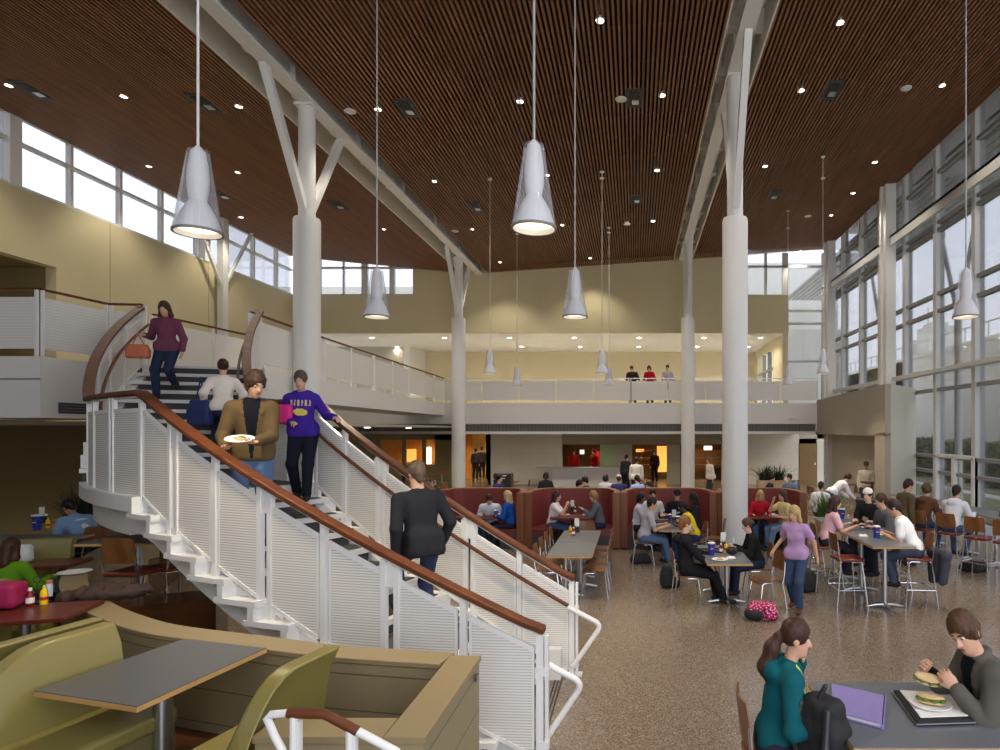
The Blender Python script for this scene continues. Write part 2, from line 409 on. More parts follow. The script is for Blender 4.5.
# ------------------------------------------------------------------ back: upper olive wall, windows, soffit, gallery
b = MB(); b.b2(-10.4, 5.2, YB, YB + .3, 7.35, 12.2); b.b2(XL, -10.4, YB, YB + .3, 7.35, 9.13); b.b2(5.2, 7.2, YB, YB + .3, 7.35, 9.15)
struct(b.build('wall_back', 'olive_wall'), 'olive wall above the gallery at the far end', 'wall')
b = MB(); b.b2(XL - 3, 7.2, YB + .02, 37.4, 7.35, 7.5)
struct(b.build('ceiling_gallery', 'ceiling_tile'), 'white tiled ceiling of the upstairs gallery', 'ceiling')
b = MB(); b.b2(-12.4, 7.4, 37.3, 37.5, 4.0, 7.4); b.b2(XL - 3, -12.4, 35.0, 35.2, 4.0, 7.4, 1); b.b2(-12.5, -12.2, 34.6, 37.4, 4.0, 7.4, 2)
struct(b.build('wall_gallery', ['tan_wall', 'taupe_wall', 'white_paint']), 'tan back wall of the upstairs gallery', 'wall')
b = MB(); b.b2(7.0, 7.2, 30.3, 32.4, 4.0, 7.4); b.b2(7.0, 7.2, 36.6, 37.4, 4.0, 7.4); b.b2(7.0, 7.2, 32.4, 36.6, 6.9, 7.4)
b.b2(7.0, 7.2, 33.7, 33.85, 4.0, 7.0, 1); b.b2(7.0, 7.2, 35.1, 35.25, 4.0, 7.0, 1); b.b2(7.0, 7.2, 32.4, 36.6, 5.9, 6.0, 1)
struct(b.build('window_2', ['tan_wall', 'mullion_dark']), 'side window at the right end of the gallery', 'window')
# clerestory in the far left corner
b = MB()
for x in np.arange(-15.9, -10.3, 1.1): b.b2(x - .035, x + .035, YB + .05, YB + .2, 9.13, 10.9)
for x in (-12.75, -11.4): b.b2(x - .1, x + .1, YB + .05, YB + .22, 9.13, 10.9)
b.b2(XL, -10.4, YB + .05, YB + .2, 10.38, 10.47); b.b2(XL, -10.4, YB + .05, YB + .2, 9.13, 9.19)
fr = struct(b.build('window_3', 'white_paint'), 'white framed corner clerestory at the far left', 'window')
b = MB(); b.b2(XL, -10.4, YB + .12, YB + .14, 9.13, 10.9); b.build('glass_pane', 'window_glass', fr)
# far right glazed wall
b = MB()
for x, ww in ((4.1, .05), (4.0, .05), (6.2, .06), (7.12, .13), (8.95, .08)): b.b2(x - ww, x + ww, YB + .32, YB + .5, 4.0 if x > 7 else 9.15, 11.2)
for z in (10.55, 8.45, 7.85, 6.05): b.b2(7.2 if z < 9 else 4.0, 9.0, YB + .32, YB + .46, z - .05, z + .05)
fr = struct(b.build('window_4', 'mullion'), 'glazed wall in the far right corner', 'window')
b = MB(); b.b2(7.2, 9, YB + .38, YB + .4, 4.0, 11.2); b.b2(4.0, 7.2, YB + .38, YB + .4, 9.15, 11.2); b.build('glass_pane', 'window_glass', fr)
b = MB(); b.b2(7.1, 7.22, YB + .3, 33, 4.0, 7.35); struct(b.build('trim_1', 'tan_wall'), 'narrow tan return beside the corner glazing', 'trim')

# bridge slab, fascia, grille band, lip
b = MB(); YF = 28.5
b.b2(-19, 8.2, YF, 37.4, 3.07, 4.0); b.b2(-19, 8.2, YF + .35, 37.4, 2.72, 3.07, 1); b.b2(-19, 8.05, YF + .18, YF + .34, 2.78, 3.05, 2)
for x in np.arange(-18.5, 8.0, 0.16): b.b2(x, x + .05, YF + .13, YF + .2, 2.78, 3.05, 3)
b.b2(-19, 8.2, YF, 37.4, 2.62, 2.74); b.b2(8.05, 8.2, YF, YF + .4, 2.62, 3.1)
struct(b.build('slab_bridge', ['white_paint', 'soffit', 'grille_grey', 'mid_grey']), 'white gallery bridge across the far end', 'floor')
mat('green_panel', srgb(150, 166, 120), .5, var=.03)
# lower back wall and serving openings
b = MB(); YW = 33.0
def bw(x0, x1, z0=0, z1=2.65, m=0): b.b2(x0, x1, YW, YW + .25, z0, z1, m)
X = lambda px, Y=YW: (px - PX) * Y / F
bw(X(486), X(562)); bw(X(562), X(722), 2.05, 2.65, 1); bw(X(745), X(799)); bw(X(799), X(830), 2.35, 2.65, 2); bw(X(817), 14, 0, 2.65, 3)
bw(X(600), X(617), 0.9, 2.1, 5); bw(X(617), X(632), 0, 2.1, 2); bw(X(667), X(680), 0, 2.1, 2); bw(X(722), X(745), 0, 2.65, 3)
bw(-21, X(380), 0, 2.65, 4); bw(X(435), X(452), 0, 2.65, 4); bw(X(380), X(452), 2.3, 2.65, 4); bw(X(402), X(405), 0, 2.3, 4); bw(X(422), X(425), 0, 2.3, 4); bw(X(452), X(456), 0, 2.65, 2); bw(X(380), X(435), 0, 1.0, 4)
struct(b.build('wall_serving', ['block_wall', 'soffit', 'taupe_wall', 'block_wall', 'dark_olive', 'green_panel']), 'pale block wall with serving openings under the bridge', 'wall')
# rooms behind: corridor, kitchen
mat('kitchen_back', srgb(120, 84, 44), 0.7, var=0.5, scale=4)
mat('kitchen_orange', srgb(196, 130, 50), 0.7, var=0.3, scale=3)
mat('corridor_wall', srgb(214, 190, 126), 0.75, var=0.05)
b = MB(); b.b2(-14, X(486) + .25, 40, 40.2, 0, 2.65, 0); b.b2(X(486), X(486) + .25, YW, 40, 0, 2.65, 0)
b.b2(X(486) + .3, 5.2, 38, 38.2, 0, 2.65, 1); b.b2(5.2, 5.4, YW + .25, 38.2, 0, 2.65, 1); b.b2(8.4, 14, 36, 36.2, 0, 2.65, 2); b.b2(X(745), X(850), 36, 36.2, 0, 2.65, 2); b.b2(-21, X(452), 37, 37.2, 0, 2.65, 3)
b.b2(-21, 14, YW, 40, 2.65, 2.75, 2)
struct(b.build('wall_kitchen', ['corridor_wall', 'kitchen_back', 'beige_wall', 'kitchen_orange']), 'back walls of kitchen and corridor behind the openings', 'wall')

# ------------------------------------------------------------------ right wall: curtain glazing
b = MB()
TR = [1.54, 2.01, 4.01, 6.35, 6.87, 8.77, 10.5]
MU = [30.0, 27.8, 25.6, 23.6, 21.4, 19.2, 17.0, 14.8, 12.6, 10.4, 8.2, 6.0, 3.8, 1.6, -.6, -2.8]
for y in MU: b.b2(XR - .02, XR + .24, y - .09, y + .09, 0, 11.6)
for z in TR: b.b2(XR + .02, XR + .2, -3, YB, z - .05, z + .05, 1)
b.b2(XR - .22, XR + .1, -3, YB, 4.48, 4.6); b.b2(XR - .28, XR + .1, -3, YB, 9.36, 9.44); b.b2(XR - .28, XR - .2, -3, YB, 9.1, 9.44)
b.b2(XR + .02, XR + .2, -3, YB, 8.95, 9.05, 1)
fr = struct(b.build('window_5', ['mullion', 'mullion_dark']), 'tall curtain wall of glass along the right side', 'window')
b = MB(); b.b2(XR + .1, XR + .12, -3, YB, 0, 11.6); b.build('glass_pane', 'window_glass', fr)
for i, y in enumerate((28.8, 22.2)):
    b = MB(); b.b2(XR - .42, XR - .06, y - .3, y + .3, 0, 11.3); b.b2(XR - .5, XR, y - .06, y + .06, 0, 11.3)
    struct(b.build('column_window' if i == 0 else 'column_window.001', 'white_paint', bevel=.02), 'wide white steel column against the glass wall, ' + ('far one' if i == 0 else 'nearer one'), 'column')
# beige vestibule box under the glass
b = MB(); zt = 4.14
A, B_, C_ = Vector((8.2, 28.6)), Vector((7.35, 18.6)), Vector((8.98, 20.6))
def seg(p, q, z0, z1, th, m): b.solid([p, q], th, z0, z1, m)
n_ = (B_ - A).normalized(); P1 = A + n_ * 9.0
seg(A, B_, 2.62, zt, .08, 0); seg(P1, B_, 0, 2.7, .08, 0); seg(B_ + Vector((.0, .05)), C_, 0, zt, .06, 1)  # left face's shade put into darker taupe, lit front facet in beige
b.prism([(8.2, 28.6), (7.35, 18.6), (8.98, 20.6), (8.98, 28.6)], zt - .06, zt, 1); b.b2(8.8, 8.95, 20.7, 28.6, 0, zt - .06, 2)
struct(b.build('wall_vestibule', ['taupe_wall', 'beige_wall', 'block_wall_side']), 'beige vestibule block standing below the glass wall', 'wall')
b = MB(); b.b2(X(799.2), X(817), YW - .05, YW + .1, 0, 2.1, 0); b.b2(X(814), X(814) + .05, YW - .1, YW - .04, 1.0, 1.12, 1)
mat('door_brown', srgb(120, 88, 40), 0.5, var=.1)
struct(b.build('door_1', ['door_brown', 'chrome']), 'brown door in the recess under the bridge', 'door')

# ------------------------------------------------------------------ left walkway slab and the way back along the void
WK = 4.0
b = MB()
b.b2(-18, -9.7, 10.4, 13.2, 3.0, WK); b.prism([(-9.7, 10.4), (-9.6, 11.75), (-9.0, 11.75), (-7.5, 12.35), (-7.75, 16), (-8.5, 28.5), (-10.2, 28.5), (-9.35, 16), (-9.7, 13.2)], 3.45, WK)
b.b2(-9.72, -9.66, 10.4, 11.9, 3.0, WK)
b.b2(-18, -9.66, 10.38, 10.4, 3.62, 3.64, 1)
struct(b.build('slab_walkway', ['white_paint', 'mid_grey']), 'white upper walkway slab at the stair head', 'floor')
b = MB(); b.b2(-9.66, -9.62, 10.72, 11.9, 3.08, 3.26)
for z in (3.12, 3.17, 3.22): b.b2(-9.625, -9.61, 10.74, 11.9, z - .006, z + .006, 1)
tag(b.build('air_grille', ['dark_grey', 'mid_grey']), 'dark air grille in the white slab edge left of the stair', 'vent')
# dark rooms under the walkway at left
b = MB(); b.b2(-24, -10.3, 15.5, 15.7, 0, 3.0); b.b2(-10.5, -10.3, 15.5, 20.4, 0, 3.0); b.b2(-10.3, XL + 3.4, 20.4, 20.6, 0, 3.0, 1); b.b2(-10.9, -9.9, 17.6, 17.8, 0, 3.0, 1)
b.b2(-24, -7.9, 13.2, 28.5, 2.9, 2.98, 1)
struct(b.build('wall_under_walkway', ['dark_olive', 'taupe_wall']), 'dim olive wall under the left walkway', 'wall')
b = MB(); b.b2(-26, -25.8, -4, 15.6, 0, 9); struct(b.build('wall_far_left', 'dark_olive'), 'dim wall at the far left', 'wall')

b = MB(); b.b2(-26, -2.0, -4.0, -3.7, 0, 9); struct(b.build('wall_light_block', 'dark_olive'), 'unseen wall added to shade the left seating area', 'wall')  # out of view, added to block light from behind on the left

b = MB()
for y in (16.98, 18.05, 19.12): b.b2(XR - .05, XR + .06, y - .07, y + .07, 0, 2.06)
b.b2(XR - .05, XR + .06, 16.95, 19.15, 2.0, 2.1); b.b2(XR - .05, XR + .06, 16.95, 19.15, 0, .16)
for y in (17.9, 18.2): b.b2(XR - .12, XR - .08, y - .015, y + .015, .85, 1.25, 1)
struct(b.build('door_2', ['white_paint', 'satin_steel']), 'white framed glass double door in the glass wall', 'door')

b = MB(); q = at(792, 418.5, YF); b.box((q.x, YF - .028, q.z), (.36, .06, .12)); b.lathe([(.05, -.02), (.05, .02)], (q.x, YF - .07, q.z), 12)
tag(b.build('alarm_horn', 'warm_white', bevel=.01), 'small white alarm horn on the bridge edge at the right', 'alarm')
# ------------------------------------------------------------------ the curved staircase
SX, SY, SR, SW, SK = -0.422, 14.3, 8.88, 1.9, 1.016
A0, A1, A2, A3 = 0.042, 0.561, 0.85, 1.287
ZL, ZT = 2.1, 4.0
def sp(a, r, z): return Vector((SX - SK * r * math.sin(a), SY - r * math.cos(a), z))
def znose(a): return float(np.interp(a, [A0, A1, A2, A3], [0, ZL, ZL, ZT]))
def zrail(a): return float(np.interp(a, [A0, A1, A2, A3], [1.105, ZL + 1.097, ZL + 1.097, ZT + 1.08]))
st = thing('curved_staircase', 'white curved staircase with brown handrails sweeping down to the dining floor', 'staircase', (0, 0, 0))
def arc_slab(mb, a0, a1, r0, r1, z0, z1, n=3, m=0, zf=None):
    rows = []
    for i in range(n + 1):
        a = a0 + (a1 - a0) * i / n
        zz = (zf(a) if zf else 0)
        rows.append([sp(a, r0, z0 + zz), sp(a, r1, z0 + zz), sp(a, r1, z1 + zz), sp(a, r0, z1 + zz)])
    vs = [p for r in rows for p in r]; fs = []
    for i in range(n):
        o = 4 * i; q = o + 4
        for j in range(4): fs.append((o + j, o + (j + 1) % 4, q + (j + 1) % 4, q + j))
    fs += [(3, 2, 1, 0), tuple(4 * n + j for j in range(4))]
    mb.add(vs, fs, m)
RI, RO = SR - SW - .08, SR + .1
def make_step(a, da, z, rise):
    b = MB()
    arc_slab(b, a - .002, a + da + .012, RI, RO, z - .05, z, 2)                 # tread pan
    arc_slab(b, a - .004, a + .004, RI, RO, z - .055, z + .004, 1)             # nosing
    for r0, r1 in ((RO - .16, RO), (RI, RI + .16)): arc_slab(b, a + da - .002, a + da + .006, r0, r1, z, z + rise, 1)   # folded plate ends
    t = b.build('tread', 'white_gloss', st)
    b = MB(); arc_slab(b, a + .007, a + da, RI + .17, RO - .17, z, z + .012, 2); b.build('carpet', 'carpet', t)
    b = MB(); arc_slab(b, a + .004, a + .010, RI + .03, RO - .03, z - rise, z - .05, 1); b.build('riser', 'carpet', t)
d1 = (A1 - A0) / 12; d2 = (A3 - A2) / 11
for i in range(1, 12): make_step(A0 + i * d1, d1, ZL / 12 * i, ZL / 12)
for i in range(1, 11): make_step(A2 + i * d2, d2, ZL + (ZT - ZL) / 11 * i, (ZT - ZL) / 11)
b = MB(); arc_slab(b, A1, A2 + d2, RI, RO, ZL - .16, ZL, 10)
ld = b.build('landing', 'white_gloss', st)
b = MB(); arc_slab(b, A1 + .01, A2 + d2 - .004, RI + .15, RO - .15, ZL, ZL + .012, 10); b.build('carpet', 'carpet', ld)
b = MB(); arc_slab(b, A3 - .002, A3 + .05, RI, RO, ZT - .4, ZT, 3); b.build('top_nosing', 'white_gloss', st)
b = MB(); arc_slab(b, A3 - .008, A3 - .004, RI + .03, RO - .03, ZT - .18, ZT - .05, 1); b.build('riser', 'carpet', st)
for r in (SR - .10, SR - SW + .12):
    b = MB()
    arc_slab(b, A0 + .015, A1 + .05, r - .06, r + .06, -.42, -.08, 16, 0, lambda a: max(znose(a), .42))
    arc_slab(b, A1 + .05, A2 + .02, r - .06, r + .06, -.46, -.06, 10, 0, znose)
    arc_slab(b, A2 + .02, A3, r - .06, r + .06, -.46, -.08, 16, 0, znose)
    b.build('stringer', 'white_paint', st, smooth=True)

def rail_pts(r, a0, a1, dz, n=40): return [sp(a0 + (a1 - a0) * i / n, r, zrail(a0 + (a1 - a0) * i / n) + dz) for i in range(n + 1)]
def flat_rail(mb, pts, w, h, m=0):
    k = len(pts); vs = []
    for i, p in enumerate(pts):
        t = (pts[min(i + 1, k - 1)] - pts[max(i - 1, 0)]); n = Vector((-t.y, t.x, 0)).normalized(); u = Vector((0, 0, 1))
        vs += [p + n * w / 2 - u * h / 2, p - n * w / 2 - u * h / 2, p - n * w / 2 + u * h / 2, p + n * w / 2 + u * h / 2]
    fs = []
    for i in range(k - 1):
        o = 4 * i; q = o + 4
        for j in range(4): fs.append((o + j, o + (j + 1) % 4, q + (j + 1) % 4, q + j))
    fs += [(3, 2, 1, 0), tuple(4 * (k - 1) + j for j in range(4))]
    mb.add(vs, fs, m)
NA = 60
for r in (SR, SR - SW):
    b = MB(); flat_rail(b, rail_pts(r, A0 - .004, A3, 0, 64), .13, .055); b.build('handrail', 'rail_wood', st, bevel=.012, smooth=True)
    b = MB(); flat_rail(b, rail_pts(r, A0, A3, -.045, 64), .035, .02); b.build('rail_bracket', 'white_gloss', st)
# second, lower handrails inside
for r, s in ((SR - .12, 1), (SR - SW + .12, -1)):
    b = MB(); b.tube(rail_pts(r, A0 + .004, A3 - .01, -.30, 60), .022, 8); b.build('lower_handrail', 'rail_wood', st, smooth=True)
    p0 = sp(A0 + .004, r, zrail(A0) - .30); zb = .14
    base = sp(A0 - .004, r, zb)
    out = Vector((p0.x + .38, p0.y, p0.z - .20))
    dn = (base - out).normalized(); di = (out - p0).normalized()
    pts = [p0, p0.lerp(out, .5)]
    for k in range(7):
        t = k / 6; q0, q1, q2 = out - di * .09, out, out + dn * .09
        pts.append(q0 * (1 - t) ** 2 + q1 * 2 * t * (1 - t) + q2 * t * t)
    pts += [out.lerp(base, .5), base]
    b = MB(); b.tube(pts, .028, 10); b.build('handrail_loop', 'white_gloss', st, smooth=True)
    b = MB()
    for dx in (-.03, .045):
        q = sp(A0, r + s * .12, 0) + Vector((dx + .01, 0, 0))
        b.b2(q.x - .014, q.x + .014, q.y - .03, q.y + .03, 0, zrail(A0) - .05)
    for zz in (.10, .72): b.b2(q.x - .08, q.x + .02, q.y - .035, q.y + .035, zz, zz + .07)
    b.b2(q.x - .1, q.x + .06, q.y - .06, q.y + .06, 0, .015)
    b.build('newel', 'white_gloss', st)
# guard panels and posts
def guard(r, stops, kinds):
    for i in range(len(stops) - 1):
        a0, a1 = stops[i] + .006, stops[i + 1] - .006; n = 10
        def low(a): return max(znose(a) - (.06 if A1 < a < A2 else .0), .05)
        path = [a0 + (a1 - a0) * j / n for j in range(n + 1)]
        P = [sp(a, r, 0) for a in path]
        b = MB(); b.solid(P, .010, [low(a) + .02 for a in path], [zrail(a) - .19 for a in path])
        o = b.build('guard_panel', 'louvre', st, smooth=True, angle=.5)
        b = MB()
        b.solid(P, .018, [zrail(a) - .21 for a in path], [zrail(a) - .165 for a in path]); b.solid(P, .018, [low(a) for a in path], [low(a) + .035 for a in path])
        for a in (a0 + .001, a1 - .001):
            q = sp(a, r, 0); b.box((q.x, q.y, (low(a) + zrail(a) - .17) / 2), (.022, .026, zrail(a) - .17 - low(a)), rz=-a)
        b.build('frame', 'white_gloss', o)
    for a, k in zip(stops, kinds):
        b = MB()
        for da in ((-.007, .007) if k == 2 else (0,)):
            q = sp(a + da, r, 0); z0 = max(znose(a) - .2, 0); wd = .055 if k == 1 else .05
            b.box((q.x, q.y, (z0 + zrail(a) - .03) / 2), (wd, .05, zrail(a) - .03 - z0), rz=-a)
        if k == 2:
            q = sp(a, r, 0); b.box((q.x, q.y, zrail(a) - .16), (.2, .03, .22), rz=-a); b.box((q.x, q.y, znose(a) - .09), (.2, .03, .2), rz=-a)
        b.build('post', 'white_gloss', st)
lo = list(np.linspace(A0, A1, 8)); ldn = list(np.linspace(A1, A2, 4))[1:-1]; up = list(np.linspace(A2, A3, 6))
stops = lo + ldn + up; kinds = [1, 1, 2, 1, 2, 1, 2, 1, 2, 1, 2, 1, 2, 1, 2, 1][:len(stops)]
guard(SR, stops, kinds)
stops_i = list(np.linspace(A0, A1, 7)) + ldn + up; guard(SR - SW, stops_i, ([1, 1, 2, 1, 2, 1, 2] + [1] * 12)[:len(stops_i)])
# dark entrance strip at the stair foot
b = MB()
for i in range(3):
    r0 = SR - SW + .1
    b.box(((sp(A0, SR, 0) + sp(A0, SR - SW, 0)) / 2 + Vector((.12 + i * .035 - .25, 0, .004))), (.012, SW - .3, .006))
b.build('floor_strip', 'black', st)

# ------------------------------------------------------------------ straight guards on the upper level
def gallery_guard(name, pts, label, zf, h=1.1, bay=1.65, wood=True, pairs=0):
    root = thing(name, label, 'railing', (pts[0][0], pts[0][1], zf))
    off = Vector((pts[0][0], pts[0][1], 0))
    hb = MB(); tot = 0
    for (p, q) in zip(pts[:-1], pts[1:]):
        p, q = Vector((*p, 0)) - off, Vector((*q, 0)) - off
        L = (q - p).length; n = max(1, round(L / bay)); d = (q - p) / n; u = d.normalized()
        hb.beam(p + Vector((0, 0, h)), q + Vector((0, 0, h)), .06 if wood else .04, .035)
        for i in range(n):
            a = p + d * i + u * .035; c = p + d * (i + 1) - u * .035
            b = MB(); b.solid([a, c], .012, .13, h - .13); b.build('panel', 'panel_white', root)
        for i in range(n + 1):
            a = p + d * i; b = MB()
            if pairs and i % pairs == 0:
                for s in (-.05, .05): b.beam(a + u * s, a + u * s + Vector((0, 0, h - .02)), .05, .03)
            else: b.beam(a, a + Vector((0, 0, h - .02)), .03, .035)
            b.build('post', 'white_gloss', root)
    hb.build('handrail', 'rail_wood' if wood else 'satin_steel', root)
    return root
gallery_guard('guard_railing', [(-8.52, YF + .05), (8.15, YF + .05)], 'straight white panel railing along the far gallery bridge', 4.0, bay=1.66, wood=False)
gallery_guard('guard_railing.001', [(-7.5, 12.5), (-7.78, 16), (-8.5, YF)], 'white panel railing of the walkway running back from the stair top to the bridge', 4.0, bay=1.75, pairs=2)
gallery_guard('guard_railing.002', [(-9.6, 12.75), (-9.33, 16), (-10.1, YF)], 'white panel railing on the far side of the walkway behind the stair top', 4.0, bay=1.5, pairs=2)
gallery_guard('guard_railing.003', [(-17.5, 10.45), (-9.72, 10.45), (-9.62, 11.7), (-9.05, 11.75)], 'white panel railing on the walkway corner left of the stair top', 4.0, bay=1.75, pairs=1)

# ------------------------------------------------------------------ structural columns and beams
def column(x, y, label, i):
    r = thing('branching_column', label, 'column', (x, y, 0), 0, 'white branching steel columns'); del r['group']
    b = MB(); b.lathe([(.285, 0), (.285, 7.5), (.27, 7.55), (.2, 7.56)], n=28); b.build('sleeve', 'white_paint', r, smooth=True)
    zt = hceil(x) + .02
    b = MB(); b.tube([(0, 0, 7.4), (0, 0, zt)], .18, 20); b.build('shaft', 'white_paint', r, smooth=True)
    for s in (-1, 1):
        b = MB(); b.beam((0, s * .15, 7.75), (0, s * 1.72, zt + .02), .15, .15); b.build('brace', 'white_paint', r)
    b = MB(); b.b2(-.2, .2, -.2, .2, zt - .12, zt - .06); b.build('cap_plate', 'white_paint', r)
    return r
column(-7.38, 14.4, 'white branching column rising beside the staircase at the left', 0)
column(-7.5, 27.2, 'far white branching column left of the red booths, in front of the bridge', 1)
column(2.25, 14.4, 'nearer white branching column standing among the booths at the right', 2)
column(2.25, 27.2, 'far white branching column behind the red booths, right of centre', 3)
for i, (x, lb) in enumerate(((-7.3, 'long white steel roof beam over the left columns'), (2.22, 'long white steel roof beam over the right columns'))):
    z = hceil(x) - .02
    b = MB(); b.b2(x - .16, x + .16, -3.4, YB, z - .03, z + .03); b.b2(x - .03, x + .03, -3.4, YB, z, z + .6); b.b2(x - .16, x + .16, -3.4, YB, z + .57, z + .63)
    for y in np.arange(-2.5, 29, 3.2): b.b2(x - .14, x + .14, y, y + .03, z, z + .6)
    tag(b.build('roof_beam', 'white_paint'), lb, 'beam', kind='structure')
b = MB(); x = XL + .25
b.b2(x - .12, x + .12, 24.3, 24.6, 4.0, hceil(XL)); b.beam((x, 24.45, 8.2), (x, 22.6, hceil(XL)), .1, .1); b.beam((x, 24.45, 8.2), (x, 26.3, hceil(XL)), .1, .1)
tag(b.build('column_clerestory', 'white_paint'), 'slim white column with two braces against the left clerestory', 'column', kind='structure')

# ------------------------------------------------------------------ ceiling fittings
def on_ceiling(px, py, dz=0.0):
    dx, dz_ = (px - PX) / F, (PY - py) / F
    Y = 10.0
    for _ in range(60):
        h = hceil(dx * Y) - CZ + dz; Y += (h / dz_ - Y) * .7
    return Vector((dx * Y, Y, CZ + dz_ * Y))
DL = [(9, 85), (124, 96), (239, 106), (149, 166), (238, 172), (241, 217), (384, 229), (378, 109), (520, 101), (662, 95), (434, 181), (472, 229), (562, 225), (657, 170), (627, 223), (653, 221),
      (547, 175), (801, 90), (942, 85), (765, 166), (875, 162), (853, 193), (831, 215), (800, 251), (590, 258), (500, 262), (600, 20), (840, 22)]
b = MB(); proto = thing('recessed_downlight', 'x', 'downlight')
b.lathe([(.085, -.01), (.085, .06), (.075, .06), (.07, 0.0)], n=16, close=False)
b.build('trim_ring', 'white_paint', proto, smooth=True)
b = MB(); b.lathe([(.001, .012), (.072, .012), (.072, .03), (.001, .03)], n=16, close=False); b.build('lens', 'lamp_white', proto)
ld = bpy.data.lights.new('downlight_spot', 'SPOT'); ld.energy = 520; ld.color = (1, .91, .78); ld.spot_size = 1.9; ld.spot_blend = .6; ld.shadow_soft_size = .08
ld_left = ld.copy(); ld_left.energy = 190
lo_ = bpy.data.objects.new('downlight_spot', ld); COL.objects.link(lo_); lo_.parent = proto; lo_.location = (0, 0, -.04)
def bay_of(p): return 'left' if p.x < -7.5 else ('middle' if p.x < 2.2 else 'right')
for i, (px, py) in enumerate(DL):
    p = on_ceiling(px, py); 
    o = spawn(proto, USED, p + Vector((0, 0, -.012)), 0, 'small round recessed light in the slatted ceiling of the %s bay' % bay_of(p), 'recessed lights in the %s ceiling bay' % bay_of(p))
    if p.x < -7.5:
        for c in o.children:
            if c.type == 'LIGHT': c.data = ld_left
for x, y in ((4.8, 3.0), (7.0, 4.2), (-.8, -1.2), (4.6, -.8), (7.4, .4)):
    spawn(proto, USED, (x, y, hceil(x) - .012), 0, 'added unseen ceiling light above the viewer', 'added unseen lights above the viewer')  # extra lamps out of frame, added to brighten the stair front
b = MB(); pv = thing('ceiling_vent', 'x', 'vent')
b.b2(-.2, .2, -.42, .42, -.008, .03); b.build('frame', 'dark_grey', pv)
b = MB(); b.b2(-.12, .12, -.32, .32, -.02, -.006); b.build('slot', 'black', pv)
b = MB(); b.box((.03, .12, -.03), (.16, .2, .02), 0); b.build('baffle', 'satin_steel', pv)
for px, py, lb in ((33, 90, 'dark ceiling vent nearest the left edge'), (205, 103, 'dark ceiling vent behind the hanging lamp at left'), (407, 108, 'dark ceiling vent right of the left beam'), (634, 98, 'dark ceiling vent beside a white round disc'),
                   (476, 207, 'dark ceiling vent near the far left column top'), (636, 199, 'far dark ceiling vent in the middle bay'), (832, 90, 'dark ceiling vent of the right bay, nearer'), (774, 195, 'dark ceiling vent of the right bay, farther'),
                   (222, 195, 'far dark ceiling vent of the left bay, nearer'), (338, 205, 'far dark ceiling vent of the left bay beside the column')):
    spawn(pv, USED, on_ceiling(px, py) + Vector((0, 0, -.012)), 0, lb)
b = MB(); pd = b.lathe([(.12, -.02), (.135, -.012), (.135, .01)], n=20).build('ceiling_speaker', 'white_paint', smooth=True); tag(pd, 'x', 'speaker')
for px, py, lb in ((350, 111, 'round white ceiling disc right of the left column top'), (621, 99, 'round white ceiling disc beside a dark vent'), (906, 88, 'round white ceiling disc in the right bay, nearer'), (455, 231, 'round white ceiling disc in the far middle bay'), (627, 224, 'small round white ceiling disc far off in the middle bay'), (808, 216, 'round white ceiling disc far off in the right bay')):
    spawn(pd, USED, on_ceiling(px, py) + Vector((0, 0, -.004)), 0, lb)

# ------------------------------------------------------------------ pendant lamps
def make_pendant():
    r = thing('pendant_lamp', 'x', 'lamp')
    b = MB(); b.lathe([(.085, .70), (.094, .62), (.13, .37), (.172, .10), (.19, .0)], n=36, close=False); b.build('glass_cone', 'clear_glass', r, smooth=True)
    prof = [(.001, .695), (.056, .695), (.064, .65), (.08, .54), (.086, .46), (.082, .37), (.068, .285), (.068, .265), (.098, .22), (.134, .15), (.166, .06), (.18, .0)]
    b = MB(); b.lathe(prof + [(p[0] - .006, p[1] - .008) for p in reversed(prof[5:])], n=36, close=False); b.build('inner_shade', 'lamp_shade', r, smooth=True)
    b = MB(); b.lathe([(.177, -.01), (.193, -.01), (.193, .01), (.177, .01), (.177, -.01)], n=36, close=False); b.build('rim', 'mid_grey', r, smooth=True)
    b = MB(); b.lathe([(.001, .035), (.168, .035), (.168, .05), (.001, .05)], n=30, close=False); b.build('diffuser', 'lamp_warm', r)
    b = MB(); b.lathe([(.03, .69), (.04, .71), (.018, .74), (.001, .74)], n=14, close=False); b.build('cap', 'white_paint', r, smooth=True)
    ld = bpy.data.lights.new('lamp_light', 'SPOT'); ld.energy = 220; ld.color = (1, .85, .62); ld.spot_size = 2.0; ld.spot_blend = .7; ld.shadow_soft_size = .15
    o = bpy.data.objects.new('lamp_light', ld); COL.objects.link(o); o.parent = r; o.location = (0, 0, .0)
    return r
pp = make_pendant()
PEND = [(198, 239, 'pendant lamp nearest the viewer at left, in front of the slatted ceiling'), (534, 235, 'nearest pendant lamp in the middle of the hall'), (377, 319, 'pendant lamp hanging right of the white column by the stair'),
        (575, 319, 'pendant lamp in front of the olive far wall, centre'), (966, 319, 'pendant lamp in front of the glass wall at the right edge'), (490, 374, 'far pendant lamp just right of the left far column'),
        (602, 374, 'far pendant lamp hanging before the gallery people, the higher of a pair'), (823, 374, 'far pendant lamp beside the glass wall'), (517, 386, 'farthest pendant lamp at left, low before the bridge'),
        (609, 386, 'farthest pendant lamp of the middle row, half behind another'), (788, 385, 'farthest pendant lamp at right, by the end of the bridge')]
for px, py, lb in PEND:
    Y = 1.70 * F / (PY - py) - .19; x = (px - PX) * Y / F; z = 4.5
    o = spawn(pp, USED, (x, Y, z), 0, 'white glass-sleeved ' + lb)
    b = MB(); zc = hceil(x) - z; b.tube([(0, 0, .72), (0, 0, zc)], .011, 8); b.build('cord', 'white_paint', o)
    b = MB(); b.lathe([(.001, zc - .03), (.06, zc - .03), (.07, zc)], n=16, close=False); b.build('canopy', 'white_paint', o, smooth=True)

